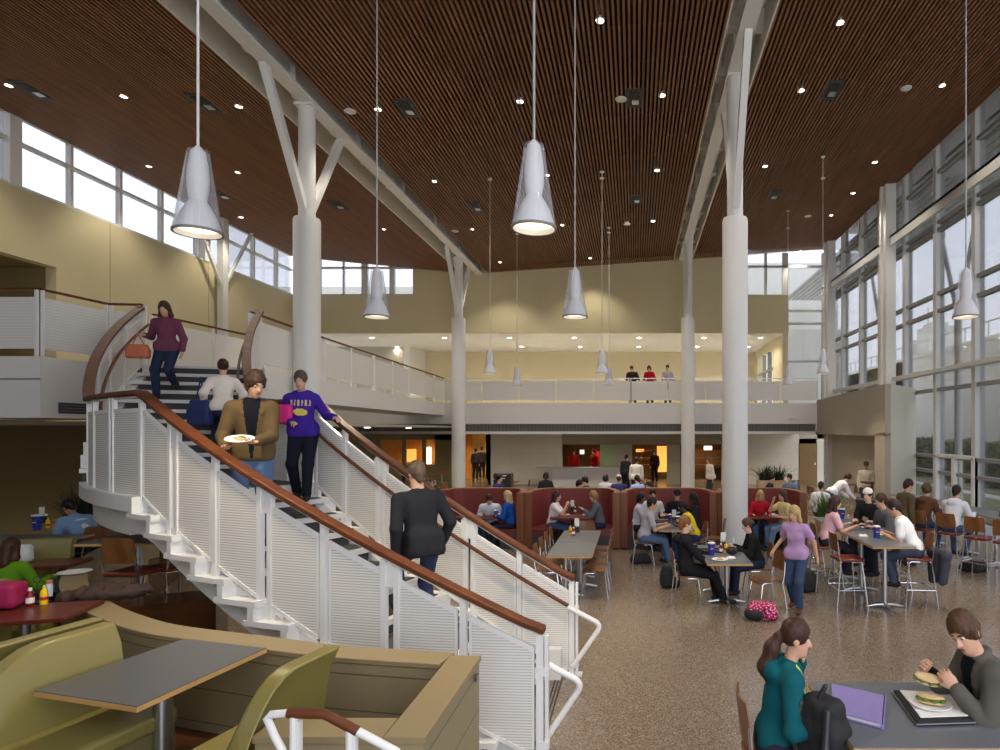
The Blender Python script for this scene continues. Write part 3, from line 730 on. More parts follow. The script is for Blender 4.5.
# lights of the gallery, under the bridge, and in the serving rooms
def room_light(name, label, spots, z, watt, colr, r=.09, size=2.4):
    ld = bpy.data.lights.new(name + '_spot', 'SPOT'); ld.energy = watt; ld.color = colr; ld.spot_size = size; ld.spot_blend = .6; ld.shadow_soft_size = .12
    b = MB(); b.lathe([(.001, -.004), (r, -.004), (r + .015, 0), (r + .015, .01)], n=14, close=False); proto = b.build(name, 'lamp_white')
    lo = bpy.data.objects.new(name + '_spot', ld); COL.objects.link(lo); lo.parent = proto; lo.location = (0, 0, -.03); tag(proto, 'x', 'downlight')
    for x, y in spots: spawn(proto, USED, (x, y, z), 0, label, label)
room_light('gallery_downlight', 'small round light in the tiled ceiling of the upstairs gallery', [(x, y) for x in (-13, -9.4, -6.2, -3, .2, 3.4, 6.2) for y in (31.6, 35)], 7.345, 150, (1, .9, .74))
room_light('bridge_downlight', 'small round light in the soffit under the bridge', [(x, 30.6) for x in (-12, -9, -6.4, -4, -1.6, .8, 3.2, 5.6, 7.6)], 2.615, 60, (1, .88, .68))
room_light('kitchen_downlight', 'small warm light in the ceiling behind the serving openings', [(-2.6, 34.6), (-1.2, 35.2), (.6, 35), (1.8, 34.6), (3.4, 35), (4.1, 36.4), (-8.6, 36), (-8.4, 38.6), (-8.9, 34.6), (-11, 35), (-12.4, 35), (6.5, 34.6)], 2.645, 170, (1, .78, .46))
room_light('walkway_downlight', 'small round light in the soffit under the left walkway', [(-12.5, 12.2), (-15, 12.2), (-9.2, 18), (-9.2, 22), (-9.2, 26)], 2.88, 60, (1, .86, .6))
room_light('alcove_downlight', 'small light in the ceiling of the upper left room', [(-18.5, 13)], 7.29, 90, (1, .88, .66))
# ------------------------------------------------------------------ outside
mat('pavement', srgb(232, 229, 222), 0.85, var=.06, scale=1)
mat('cream_block', srgb(232, 228, 216), 0.8, var=.03)
brick_mat('cream_brick', srgb(240, 234, 220), (.86, .85, .82), 1.2, .4, swap=True)
mat('foliage', srgb(112, 122, 44), 0.8, var=.5, scale=5)
mat('foliage_dark', srgb(52, 62, 24), 0.8, var=.5, scale=5)
mat('yellow_paint', srgb(246, 214, 20), 0.5, var=.03)
b = MB(); b.b2(9.3, 60, -10, 60, -.25, -.05); struct(b.build('ground_outside', 'pavement'), 'pale paving outside the glass wall', 'ground')
mat('lawn', srgb(140, 142, 92), .9, var=.4, scale=2); b = MB(); b.b2(10.6, 14.6, -5, 60, -.05, .0); b.b2(15.8, 30, -5, 60, -.05, .0); struct(b.build('ground_lawn', 'lawn'), 'rough grass strip outside the glass wall', 'ground')
b = MB(); b.b2(20, 25, 21, 70, 2.2, 7.9); b.b2(19.9, 25.1, 21, 70, 7.9, 8.1); b.b2(20, 25, 47, 70, -.1, 7.9); b.b2(20, 20.7, 35.8, 37.3, 0, 2.2); b.b2(20, 20.7, 39, 39.5, 0, 2.2); b.b2(20, 20.7, 21, 31, 0, 2.2)
struct(b.build('neighbour_building', 'cream_brick'), 'cream block building with a passage across from the glass wall', 'building')
b = MB()
for i in range(36): b.b2(20.2, 20.27, 21 + i * 1.3, 21.06 + i * 1.3, 8.1, 9.0)
b.b2(20.18, 20.29, 21, 69, 8.98, 9.06)
tag(b.build('roof_railing', 'cream_block'), 'pale railing on the roof of the cream building outside', 'railing')
for i, (y, h, lb) in enumerate(((50.5, 1.4, 'pale box of roof equipment beside the taller one'), (47.6, 2.3, 'taller pale roof equipment box on the cream building'))):
    b = MB(); b.b2(21.4, 23.6, y - 1, y + 1, 8.1, 8.1 + h); b.b2(21.7, 23, y - .6, y + .6, 8.1 + h, 8.4 + h); b.tube([(21.8, y, 8 + h), (21.8, y, 9.6 + h)], .06, 6)
    tag(b.build('roof_unit' if i == 0 else 'roof_unit.001', 'cream_block'), lb, 'roof equipment')
b = MB(); b.tube([(12.1, 23.8, -.05), (12.1, 23.8, 1.95)], .08, 8); b.b2(11.85, 12.14, 23.7, 23.9, .95, 1.3)
tag(b.build('bollard_pole', 'yellow_paint', smooth=True), 'bright yellow pole outside the glass wall', 'pole')
# hedge
rng = np.random.default_rng(3)
def leaf_mass(name, c, s, n, mats, leaf, label, cat):
    b = MB()
    for i in range(n):
        d = rng.normal(size=3); d /= np.linalg.norm(d); r = rng.random() ** .4
        p = Vector((c[0] + d[0] * r * s[0], c[1] + d[1] * r * s[1], max(0.02, c[2] + d[2] * r * s[2])))
        a = Vector(rng.normal(size=3)).normalized(); e = a.cross(Vector(rng.normal(size=3))).normalized()
        b.add([p - a * leaf, p + e * leaf * .5, p + a * leaf, p - e * leaf * .5], [(0, 1, 2, 3)], int(rng.random() < .4))
    return tag(b.build(name, mats), label, cat)
for i, y in enumerate((25.5, 30.2, 34.9, 39.6, 44.3)):
    leaf_mass('hedge' if i == 0 else 'hedge.%03d' % i, (18.2, y, .9), (1.5, 2.3, 1.5), 1900, ['foliage', 'foliage_dark'], (.2), 'green bush seen through the passage outside', 'bush')['group'] = 'bushes outside'
# pale roof overhang outside the glass wall
b = MB(); b.b2(9.3, 12.4, -3, 40, 10.9, 11.0)
for y in np.arange(0, 30, 6.4): b.b2(9.3, 12.4, y, y + .3, 10.5, 10.9)
for x in np.arange(9.5, 12.4, .28): b.b2(x, x + .02, -3, 40, 10.885, 10.9, 1)
struct(b.build('roof_overhang', ['white_gloss', 'soffit']), 'pale boarded roof overhang outside the glass wall', 'roof')
for i, y in enumerate((21.0, 27.4)):
    b = MB(); b.tube([(10.6, y, 0), (10.6, y, 6.5)], .12, 10); b.tube([(10.6, y, 6.5), (10.6, y + 1.6, 10.6)], .08, 8); b.tube([(10.6, y, 6.5), (10.6, y - 1.6, 10.6)], .08, 8)
    tag(b.build('outside_column' if i == 0 else 'outside_column.001', 'white_paint', smooth=True), 'white branching post outside the glass wall, ' + ('nearer one' if i == 0 else 'farther one'), 'column', kind='structure')
# bright white building outside the far right corner and pale parapets outside the left clerestory
b = MB(); b.b2(-2, 13, 41, 44, 7.7, 13.5); b.b2(6, 13, 39.5, 44, 0, 9.0); struct(b.build('white_building', 'cream_block'), 'pale building outside the far glazing', 'building')
b = MB(); b.b2(-30, -24, 0, 26, 0, 12.0); b.b2(-30, -8, 42, 46, 0, 12.2); struct(b.build('neighbour_parapet', 'cream_block'), 'pale building wall outside the left clerestory', 'building')
# ------------------------------------------------------------------ low curved walls, booths and the raised left side
ZP, ZWALL = 0.45, 1.16
b = MB(); b.prism([(-26, -4), (-1.13, -4), (-1.13, 4.68), (-2.3, 4.85), (-4.1, 5.4), (-4.8, 6.0), (-6.0, 7.2), (-7.0, 8.6), (-8.0, 10.6), (-9, 13), (-26, 13)], -.1, ZP)
struct(b.build('floor_platform', 'floor_wood'), 'raised dark wood floor of the left seating area', 'floor')
def W(px, py, z=ZWALL): p = onz(px, py, z); return (p.x, p.y)
def smooth_path(pts, n=6):
    P = [Vector((*p, 0)) for p in pts]; out = []
    for i in range(len(P) - 1):
        p0, p1, p2, p3 = P[max(i - 1, 0)], P[i], P[i + 1], P[min(i + 2, len(P) - 1)]
        for j in range(n):
            t = j / n
            q = .5 * ((2 * p1) + (p2 - p0) * t + (2 * p0 - 5 * p1 + 4 * p2 - p3) * t * t + (3 * p1 - p0 - 3 * p2 + p3) * t ** 3)
            out.append((q.x, q.y))
    out.append((P[-1].x, P[-1].y)); return out
def low_wall(name, pts, label, th=.11, z=ZWALL, cap=.04):
    r = thing(name, label, 'low wall', (pts[0][0], pts[0][1], 0)); o = Vector((pts[0][0], pts[0][1]))
    q = [(p[0] - o.x, p[1] - o.y) for p in pts]
    b = MB(); b.solid(q, th - .012, 0.0, z - cap); b.build('boarding', 'board_tan', r, smooth=True, angle=.5)
    b = MB(); b.solid(q, th, z - cap, z); b.build('top_board', 'board_cap', r, smooth=True, angle=.5, bevel=.006)
    return r
w1 = smooth_path([W(447, 658), W(330, 650), W(250, 640), W(165, 629), W(125, 618), W(98, 606), W(79, 592), W(74, 578), W(86, 562), W(110, 547), W(140, 534)], 7)
low_wall('low_wall', w1, 'long tan boarded low wall curving in front of the staircase', .12)
# planter-like return at the right end: right side and front
def ret(name, x0, x1, y0, y1, label):
    r = thing(name, label, 'low wall', ((x0 + x1) / 2, (y0 + y1) / 2, 0)); hx, hy = (x1 - x0) / 2, (y1 - y0) / 2
    b = MB(); b.b2(-hx + .012, hx - .012, -hy + .012, hy - .012, 0, ZWALL - .04); b.build('boarding', 'board_tan', r)
    b = MB(); b.b2(-hx, hx, -hy, hy, ZWALL - .04, ZWALL); b.build('top_board', 'board_cap', r, bevel=.004)
    return r
ret('low_wall.001', -1.345, -1.12, 3.42, 4.66, 'tan boarded end wall beside the foot of the stair, with a small dark socket')
ret('low_wall.002', -2.05, -1.35, 3.42, 3.65, 'tan boarded low wall nearest the viewer behind the handrail')
b = MB(); b.box((-1.117, 4.5, 1.06), (.006, .035, .05)); b.box((-1.113, 4.5, 1.065), (.006, .012, .012), m=1)
tag(b.build('wall_socket', ['plastic_black', 'satin_steel']), 'small black socket on the end of the tan wall by the stair', 'socket')

# foreground handrail
r = thing('stair_handrail', 'short handrail with brown grip and white tube ends at the bottom of the picture', 'railing', (-1.6, 3.1, ZP))
off = Vector((-1.6, 3.1, ZP)); hp = lambda px, py, Y=3.1: at(px, py, Y) - off
b = MB(); b.tube([hp(283, 752), hp(274, 735), hp(267, 718), hp(271, 714.5), hp(290, 713)], .019, 12); b.tube([hp(357, 731), hp(376, 741), hp(398, 753)], .021, 12)
for px, y in ((291, 713), (347, 725)): b.tube([hp(px + 3, y), hp(px + 3, y) - Vector((0, 0, .95))], .02, 10); b.box(hp(px + 8, y + 8) - Vector((0, 0, .45)), (.02, .03, .9))
b.build('tube', 'white_gloss', r, smooth=True)
b = MB(); b.tube([hp(288, 713), hp(324, 714), hp(331, 717), hp(358, 731.5)], .024, 12); b.build('grip', 'rail_wood', r, smooth=True)

# ------------------------------------------------------------------ tables
def grey_table(name, label, loc, sx, sy, h, legs, rz=0.0, leg_r=.035, top='cool_laminate', edge='edge_wood', feet='cross'):
    r = thing(name, label, 'table', loc, rz)
    b = MB(); b.b2(-sx / 2 + .004, sx / 2 - .004, -sy / 2 + .004, sy / 2 - .004, h - .006, h + .001); b.build('tabletop', top, r)
    b = MB(); b.b2(-sx / 2, sx / 2, -sy / 2, sy / 2, h - .034, h - .005); b.build('edge_band', edge, r, bevel=.003)
    for (lx, ly) in legs:
        b = MB(); b.tube([(lx, ly, .03), (lx, ly, h - .035)], leg_r, 16); b.lathe([(leg_r + .001, .05), (leg_r + .02, .04), (leg_r + .02, .02)], (lx, ly, 0), 16)
        c = b.build('leg', 'satin_steel', r, smooth=True)
        b = MB()
        for k in range(4 if feet == 'cross' else 2):
            an = k * PI / 2 if feet == 'cross' else k * PI
            e = Vector((math.cos(an), math.sin(an), 0)) * min(.3, sx * .44)
            b.tube([Vector((lx, ly, .05)), Vector((lx, ly, .045)) + e * .5, Vector((lx, ly, .018)) + e], [.028, .024, .016], 10)
        b.build('foot', 'satin_steel', c, smooth=True)
        b = MB(); b.b2(lx - .12, lx + .12, ly - .12, ly + .12, h - .045, h - .034); b.build('mount_plate', 'dark_grey', c)
    return r
TAB = {}
TAB['front'] = grey_table('high_table', 'grey high table at the lower right with purple binder and food on it', (1.68, 3.98, 0), .96, .92, 1.05, [(0, 0)])
TAB['near'] = grey_table('dining_table', 'grey four-seat table beside the white column, red-haired man at its left', (1.46, 10.6, 0), .70, 1.6, .75, [(.02, -.24), (.02, .5)])
TAB['c1'] = grey_table('dining_table.001', 'nearer of the two grey tables joined end to end beside the stair foot', (-1.07, 11.06, 0), .75, 1.33, .75, [(-.1, -.3), (.1, .35)])
TAB['c2'] = grey_table('dining_table.002', 'farther of the two grey tables joined end to end, with condiments on it', (-1.07, 12.4, 0), .75, 1.33, .75, [(0, -.3), (0, .35)])
TAB['b3'] = grey_table('dining_table.003', 'grey table pushed into the third red booth, crowded with food', (.86, 13.9, 0), .74, 1.7, .75, [(0, -.3), (0, .4)])
TAB['h1'] = grey_table('high_table.001', 'nearest grey high table with blue cups, in front of the man in the white T-shirt', (3.89, 10.4, 0), .66, 1.62, 1.05, [(.05, -.3), (.05, .75)])
TAB['h2'] = grey_table('high_table.002', 'second grey high table, behind the one with blue cups', (3.89, 12.06, 0), .66, 1.62, 1.05, [(.0, -.1), (.0, .5)])
TAB['w1'] = grey_table('high_table.003', 'grey high table with a laptop along the glass wall', (7.45, 13.2, 0), .66, 3.2, 1.05, [(0, -1.2), (0, 0), (0, 1.2)])
TAB['w2'] = grey_table('high_table.004', 'grey high table along the glass wall behind the backpack man', (7.3, 16.4, 0), .66, 2.6, 1.05, [(0, -.8), (0, .8)])
# booth table in the left foreground
ft = [onz(137, 707, 1.2), onz(33, 691, 1.2), onz(184, 639, 1.2), onz(267, 648, 1.2)]
cx = sum((p.x for p in ft)) / 4; cy = sum((p.y for p in ft)) / 4
r = thing('booth_table', 'large grey table with pale wood edge between the two olive benches', 'table', (cx, cy, ZP))
loc4 = [(p.x - cx, p.y - cy) for p in ft]
b = MB(); b.prism([(x * .992, y * .992) for x, y in loc4], .745, .752); b.build('tabletop', 'shaded_laminate', r)
b = MB(); b.prism(loc4, .715, .746); b.build('edge_band', 'edge_wood', r, bevel=.003)
b = MB(); b.tube([(.02, -.02, 0), (.02, -.02, .715)], .055, 24); b.lathe([(.2, 0), (.2, .012), (.06, .03)], (.02, -.02, 0), 24); b.build('leg', 'satin_steel', r, smooth=True)

# ------------------------------------------------------------------ olive benches
def bench(name, label, loc, rz, L, back_h=.98, seat_h=.46, depth=.58, curve=0.16):
    """local: seat faces +Y, width along X"""
    r = thing(name, label, 'booth bench', loc, rz)
    b = MB(); b.b2(-L / 2, L / 2, -depth / 2, depth / 2 - .04, .0, seat_h - .12); b.build('base', 'olive_vinyl_base', r, bevel=.01)
    b = MB(); b.b2(-L / 2 + .005, L / 2 - .005, -depth / 2 + .06, depth / 2, seat_h - .12, seat_h); b.build('seat_cushion', 'olive_vinyl', r, bevel=.035, seg=3, smooth=True, angle=.9)
    b = MB(); n = 10
    prof = [(0, .0), (.0, .35), (-.02, .6), (-.06, .85), (-.12, back_h)]      # reclining back
    rows = []
    for i in range(n + 1):
        t = i / n; x = -L / 2 + L * t; tt = t if curve >= 0 else 1 - t; drop = abs(curve) * (max(0, tt - .45) / .55) ** 2.2
        front = [(x, -depth / 2 + .12 + p[0], max(.0, p[1] - drop * p[1] / back_h)) for p in prof]
        back = [(x, -depth / 2 + .02 + p[0] * 1.15, max(0, p[1] - drop * p[1] / back_h)) for p in reversed(prof)]
        rows.append(front + back + [front[0]])
    b.sheet(rows)
    b.add(rows[0][:-1], [tuple(range(len(rows[0]) - 1))]); b.add(rows[-1][:-1], [tuple(range(len(rows[0]) - 1))])
    b.build('backrest', 'olive_vinyl', r, bevel=.018, seg=3, smooth=True, angle=.7)
    return r
zb_ = ZP
def bench_by_top(name, label, pr, pl, flip, **k):
    """backrest top edge given by two points; flip: which way the seat faces"""
    d = Vector((pl.x - pr.x, pl.y - pr.y)); L = d.length; u = d / L; n = Vector((-u.y, u.x)) * flip
    c = (Vector((pr.x, pr.y)) + Vector((pl.x, pl.y))) / 2 + n * .37
    rz = face_rz(n.x, n.y)
    return bench(name, label, (c.x, c.y, zb_), rz, L, **k)
zt = ZP + .98
p_r = onz(106, 622, zt); dvec = (onz(33, 691, 1.2) - onz(184, 639, 1.2)); dvec.z = 0; dvec.normalize()
bench_by_top('olive_bench', 'olive leather bench left of the big grey table, facing right', p_r, p_r + dvec * .86, 1, curve=.34)
p_r2 = p_r + Vector((-.13, .1, 0))
bench_by_top('olive_bench.001', 'olive bench standing back to back behind the left bench', p_r2, p_r2 + dvec * .9, -1, curve=0)
p_b = onz(335, 646, zt)
bench_by_top('olive_bench.002', 'olive leather bench with its back to the planter, right of the big table', p_b, p_b + dvec * .74, -1, curve=-.38)
# mid left benches
def simple_bench(name, label, px, py, z, L, rz): 
    p = onz(px, py, z); return bench(name, label, (p.x, p.y, ZP), rz, L, curve=0)
simple_bench('olive_bench.003', 'olive bench back behind the condiments on the red-brown table, left edge', 0, 575, 1.40, .66, face_rz(-.1, 1))
simple_bench('olive_bench.004', 'small olive bench back behind the white cushion at the left', 29, 545, 1.40, .62, face_rz(.3, -1))

# ------------------------------------------------------------------ left side tables
def slab_table(name, label, px, py, z, sx, sy, rz, top, edge='table_wood', legr=.04):
    p = onz(px, py, z); return grey_table(name, label, (p.x, p.y, ZP), sx, sy, z - ZP, [(0, 0)], rz, legr, top, edge)
slab_table('booth_table.001', 'red-brown table at the left edge with ketchup, mustard and shaker', 25, 612, 1.2, .9, .62, .25, 'table_wood')
slab_table('booth_table.002', 'dark grey table at the left where the person in light blue sits', 30, 538, 1.2, 1.3, .7, .1, 'shaded_laminate', 'edge_wood')
slab_table('high_table.005', 'dark grey high table under the stair landing', 138, 538, 1.5, .9, .75, .05, 'shaded_laminate', 'edge_wood', .05)
slab_table('booth_table.003', 'small brown table with ketchup and napkins in front of the small olive bench', 57, 562, 1.2, .5, .5, .2, 'table_wood')
b = MB(); b.solid(smooth_path([W(108, 604, 1.0), W(130, 600, 1.0), W(170, 596, 1.0), W(222, 592, 1.0)], 5), .25, .45, .98)
tag(b.build('wood_ledge', 'floor_wood', smooth=True, angle=.5), 'dark polished wood ledge under the stair', 'ledge')

# ------------------------------------------------------------------ red booths
def red_booth(name, label, x0, x1, y0=15.06, y1=16.35, zt=1.33, right_curve=False):
    cx = (x0 + x1) / 2; hw = (x1 - x0) / 2 - .01
    r = thing(name, label, 'booth', (cx, y0, 0)); D = y1 - y0
    def U(ins, rad, top=False):
        pts = [(-hw + ins, 0.0), (-hw + ins + .04, D * .45)]
        c = (-hw + ins + rad + .12, D - ins - rad)
        for k in range(7): an = PI - k * PI / 12; pts.append((c[0] + rad * math.cos(an), c[1] + rad * math.sin(an)))
        return pts + [(-p[0], p[1]) for p in reversed(pts)]
    path = U(.07, .42)
    b = MB(); b.solid(path, .05, .28, zt - .03); b.build('backrest', 'red_quilt', r, smooth=True, angle=.7)
    b = MB(); b.solid(U(.0, .45), .018, 0.0, zt - .03); b.build('outer_panel', 'booth_wood', r, smooth=True, angle=.7)
    b = MB(); b.solid(U(.05, .42), .075, zt - .035, zt); b.build('cap', 'booth_wood', r, smooth=True, angle=.7, bevel=.006)
    inner = U(.36, .22)
    b = MB(); b.solid(inner, .25, .30, .46); b.build('seat', 'red_vinyl', r, smooth=True, angle=.7, bevel=.03)
    b = MB(); b.solid(U(.36, .22), .20, 0, .30); b.build('plinth', 'dark_grey', r, smooth=True, angle=.7)
    for s in (-1, 1):
        b = MB(); b.b2(s * hw - s * .17, s * hw, -.03, .02, .03, zt - .01); b.build('end_panel', 'booth_wood', r, bevel=.008)
    return r
BX = [-4.87, -2.61, -.35, 1.93, 4.05]
red_booth('red_booth', 'red quilted booth partly hidden by the stair rail, leftmost of four', BX[0], BX[1])
red_booth('red_booth.001', 'red quilted booth where two people sit facing over a red-brown table', BX[1], BX[2])
red_booth('red_booth.002', 'red quilted booth crowded with six people, left of the white column', BX[2], BX[3])
red_booth('red_booth.003', 'red quilted booth right of the white column, rightmost of four', BX[3], BX[4])
def booth_table(name, label, x, y, sx=1.0, sy=.7):
    r = thing(name, label, 'table', (x, y, 0)); pts = []
    for k in range(28):
        an = 2 * PI * k / 28; c, s = math.cos(an), math.sin(an); e = .35
        pts.append((sx / 2 * math.copysign(abs(c) ** e, c), sy / 2 * math.copysign(abs(s) ** e, s)))
    b = MB(); b.prism(pts, .715, .75); b.build('tabletop', 'table_wood', r, bevel=.005)
    b = MB(); b.tube([(0, 0, .02), (0, 0, .715)], .045, 14); b.lathe([(.24, 0), (.24, .012), (.05, .03)], n=20); b.build('leg', 'plastic_black', r, smooth=True)
    return r
booth_table('booth_table.004', 'red-brown table in the booth behind the stair rail', -3.75, 15.25)
booth_table('booth_table.005', 'red-brown table between the two people in the second red booth', -1.48, 15.2, 1.05)
booth_table('booth_table.006', 'red-brown table in the booth right of the white column', 2.95, 15.3, 1.15)

# ------------------------------------------------------------------ chairs
def ply_back(w, h, z, y, tilt=.12, bow=.03, th=.012, top_r=.05):
    b = MB(); n, m = 8, 6; F_, B_ = [], []
    for j in range(m + 1):
        t = j / m; row = []; row2 = []
        ww = w / 2 * (1 - .12 * t) * (1.0 if 0 < j < m else .93)
        for i in range(n + 1):
            s = -1 + 2 * i / n
            yy = y - tilt * t * h + bow * s * s - bow
            row.append((s * ww, yy, z + h * t)); row2.append((s * ww, yy - th, z + h * t))
        F_.append(row); B_.append(row2)
    b.sheet(F_); b.sheet(B_)
    per = [(0, i) for i in range(n + 1)] + [(j, n) for j in range(1, m + 1)] + [(m, i) for i in range(n - 1, -1, -1)] + [(j, 0) for j in range(m - 1, 0, -1)]
    k = len(per); vs = [F_[j][i] for j, i in per] + [B_[j][i] for j, i in per]
    b.add(vs, [(i, (i + 1) % k, k + (i + 1) % k, k + i) for i in range(k)])
    return b
def make_chair(name, ply, high=False):
    """faces +Y; origin on the floor under the seat"""
    r = thing(name, 'x', 'chair'); sh = .76 if high else .45; w, d = .42, .42
    if high:
        b = MB(); b.box((0, 0, sh), (w, d, .05)); b.build('seat', 'maroon_vinyl', r, bevel=.02, seg=3, smooth=True, angle=.9)
    else:
        b = MB(); n = 7; top = []; bot = []
        for j in range(n + 1):
            t = j / n; row = []; row2 = []
            for i in range(n + 1):
                s = -1 + 2 * i / n; y = -d / 2 + d * t
                z = sh + .012 * s * s - .03 * (t - .35) ** 2 - (.05 * max(0, t - .8) * 5) * .5
                wx = w / 2 * (1 - .08 * (1 - t)) * (.94 if j in (0, n) else 1)
                row.append((s * wx, y, z)); row2.append((s * wx, y, z - .014))
            top.append(row); bot.append(row2)
        b.sheet(top); b.sheet(bot)
        per = [(0, i) for i in range(n + 1)] + [(j, n) for j in range(1, n + 1)] + [(n, i) for i in range(n - 1, -1, -1)] + [(j, 0) for j in range(n - 1, 0, -1)]
        k = len(per); b.add([top[j][i] for j, i in per] + [bot[j][i] for j, i in per], [(i, (i + 1) % k, k + (i + 1) % k, k + i) for i in range(k)])
        b.build('seat', ply, r, smooth=True, angle=.8)
    bz = sh + (.13 if high else .14); bh = .28 if high else .27
    ply_back(.42, bh, bz, -d / 2 + .015).build('backrest', ply, r, smooth=True, angle=.8)
    sp_ = .03 if not high else .06
    for s in (-1, 1):
        x = s * (w / 2 - .01)
        b = MB(); b.tube([(x + s * sp_, d / 2 + sp_ * .4, 0), (x, d / 2 - .05, sh - .05), (x, d / 2 - .08, sh - .028), (x, 0, sh - .028)], .0115, 8); b.build('leg', 'chrome', r, smooth=True)
        b = MB(); b.tube([(x + s * sp_, -d / 2 - sp_ * .8, 0), (x, -d / 2 + .03, sh - .03), (x, -d / 2 + .0, sh + .1), (x * .98, -d / 2 - .012, bz + bh * .55)], .0115, 8); b.build('leg', 'chrome', r, smooth=True)
    for y in (d / 2 - .09, -d / 2 + .05): b = MB(); b.tube([(-w / 2 + .01, y, sh - .03), (w / 2 - .01, y, sh - .03)], .009, 6); b.build('crossbar', 'chrome', r, smooth=True)
    if high:
        b = MB(); q = .30; X_ = w / 2 + .035
        b.tube([(-X_, d / 2 - .0, q), (X_, d / 2 - .0, q)], .01, 8); b.tube([(-X_, -d / 2 - .02, q), (X_, -d / 2 - .02, q)], .009, 8)
        for s in (-1, 1): b.tube([(s * X_, d / 2, q), (s * X_, -d / 2 - .02, q)], .009, 8)
        b.build('footrest', 'chrome', r, smooth=True)
    return r
CH = make_chair('dining_chair', 'ply'); ST = make_chair('bar_stool', 'ply', True)
def chair(x, y, dx, dy, label, z=0, group=None): return spawn(CH, USED, (x, y, z), face_rz(dx, dy), label, group)
def stool(x, y, dx, dy, label, z=0, group=None): return spawn(ST, USED, (x, y, z), face_rz(dx, dy), label, group)
ORD = ['nearest', 'second', 'third', 'farthest']
for i, y in enumerate((10.85, 11.5, 12.15, 12.8)):
    chair(-1.46, y, 1, 0, 'bent plywood chair on the stair side of the joined grey tables, %s of four' % ORD[i])
    chair(-.68, y - .05, -1, 0, 'bent plywood chair on the right side of the joined grey tables, %s of four' % ORD[i])
chair(-1.05, 13.42, 0, -1, 'bent plywood chair at the far end of the joined grey tables')
chair(.18, 13.45, 1, 0, 'plywood chair under the man in the grey T-shirt')
chair(1.28, 13.55, -1, -.1, 'plywood chair under the person in the yellow shirt')
chair(1.72, 13.95, -1, .1, 'empty plywood chair between the yellow shirt and the white column')
chair(.84, 10.42, 1, .05, 'plywood chair under the red-haired man in black')
chair(2.1, 10.95, -1, 0, 'plywood chair under the woman in the black leather jacket')
chair(2.08, 10.12, -1, -.25, 'empty plywood chair pulled out beside the woman in the lilac top')
stool(3.38, 10.2, 1, .05, 'empty bar stool with maroon seat nearest the viewer at the high tables')
stool(3.36, 11.25, 1, 0, 'bar stool under the woman in the pink shirt')
stool(3.34, 12.25, 1, 0, 'empty bar stool behind the woman in the pink shirt')
stool(4.48, 10.22, -1, .1, 'bar stool under the man in the white T-shirt')
stool(4.48, 11.2, -1, 0, 'bar stool under the dark-haired man half hidden by the white T-shirt')
stool(4.48, 12.1, -1, 0, 'bar stool under the man in the white cap')
wd = (.80, .60)
stool(5.95, 13.25, *wd, 'bar stool under the person in the brown hoodie')
stool(6.27, 12.70, *wd, 'bar stool under the person in the white hoodie')
stool(6.55, 12.15, *wd, 'empty bar stool by the glass wall, right of the white hoodie')
stool(6.80, 11.62, *wd, 'empty bar stool cut by the right edge of the picture')
stool(5.75, 14.0, *wd, 'empty bar stool behind the brown hoodie, farther along the glass wall')
# left under the stair
p = onz(136, 571, 1.21); stool(p.x, p.y, .1, 1, 'bar stool under the stair landing, its back to the viewer', ZP)
p = onz(172, 566, 1.21); stool(p.x, p.y, -.9, .3, 'bar stool half hidden by the stair flight', ZP)
p = onz(88, 548, .95); chair(p.x, p.y, -.95, .3, 'plywood chair under the person in the light blue shirt', ZP)
p = onz(800, 730, .5); stool(.90, 3.98, 1, 0, 'stool chair under the girl in the teal hoodie')
stool(2.40, 4.02, -1, .1, 'stool chair under the young man eating at the front table')
# tables and chairs behind the booths
FARG = 'chairs in the far part of the hall'
k = 0
for (x, y, n) in ((-5.6, 20, 4), (-2.6, 20.5, 4), (.6, 20.5, 4), (3.8, 21, 4), (6.9, 22.2, 4), (-8, 24, 4), (-5, 25, 3), (5.6, 18.2, 3), (-11, 27, 4), (-9.2, 30.5, 4)):
    lab = ['brown table far left behind the stair rail, in front of the corridor', 'brown table behind the left part of the red booths', 'brown table behind the middle of the red booths', 'brown table behind the right red booths',
           'brown table by the vestibule, man bending over it', 'brown table left of the far column', 'brown table right of the far left column', 'brown table behind the plant planter at right', 'brown table far left beyond the far column', 'brown table by the corridor opening'][k]
    t = grey_table('far_table' if k == 0 else 'far_table.%03d' % k, lab, (x, y, 0), .75, 1.1, .75, [(0, 0)], 0, .035, 'table_wood', 'edge_wood'); k += 1
    for (dx, dy) in ((1, .2), (-1, .2), (1, -.35), (-1, -.35))[:n]:
        chair(x - dx * .62, y + dy * .9, dx, 0, 'plywood chair at a table behind the red booths', 0, FARG)
        CHK = None
for o in [o for o in bpy.data.objects if o.get('group') == FARG]:
    near = min((t for t in bpy.data.objects if t.name.startswith('far_table') and t.parent is None), key=lambda t: (t.location - o.location).length)
    o['label'] = 'plywood chair at the ' + near['label'].split(',')[0]; o['group'] = 'chairs at the ' + near['label'].split(',')[0]
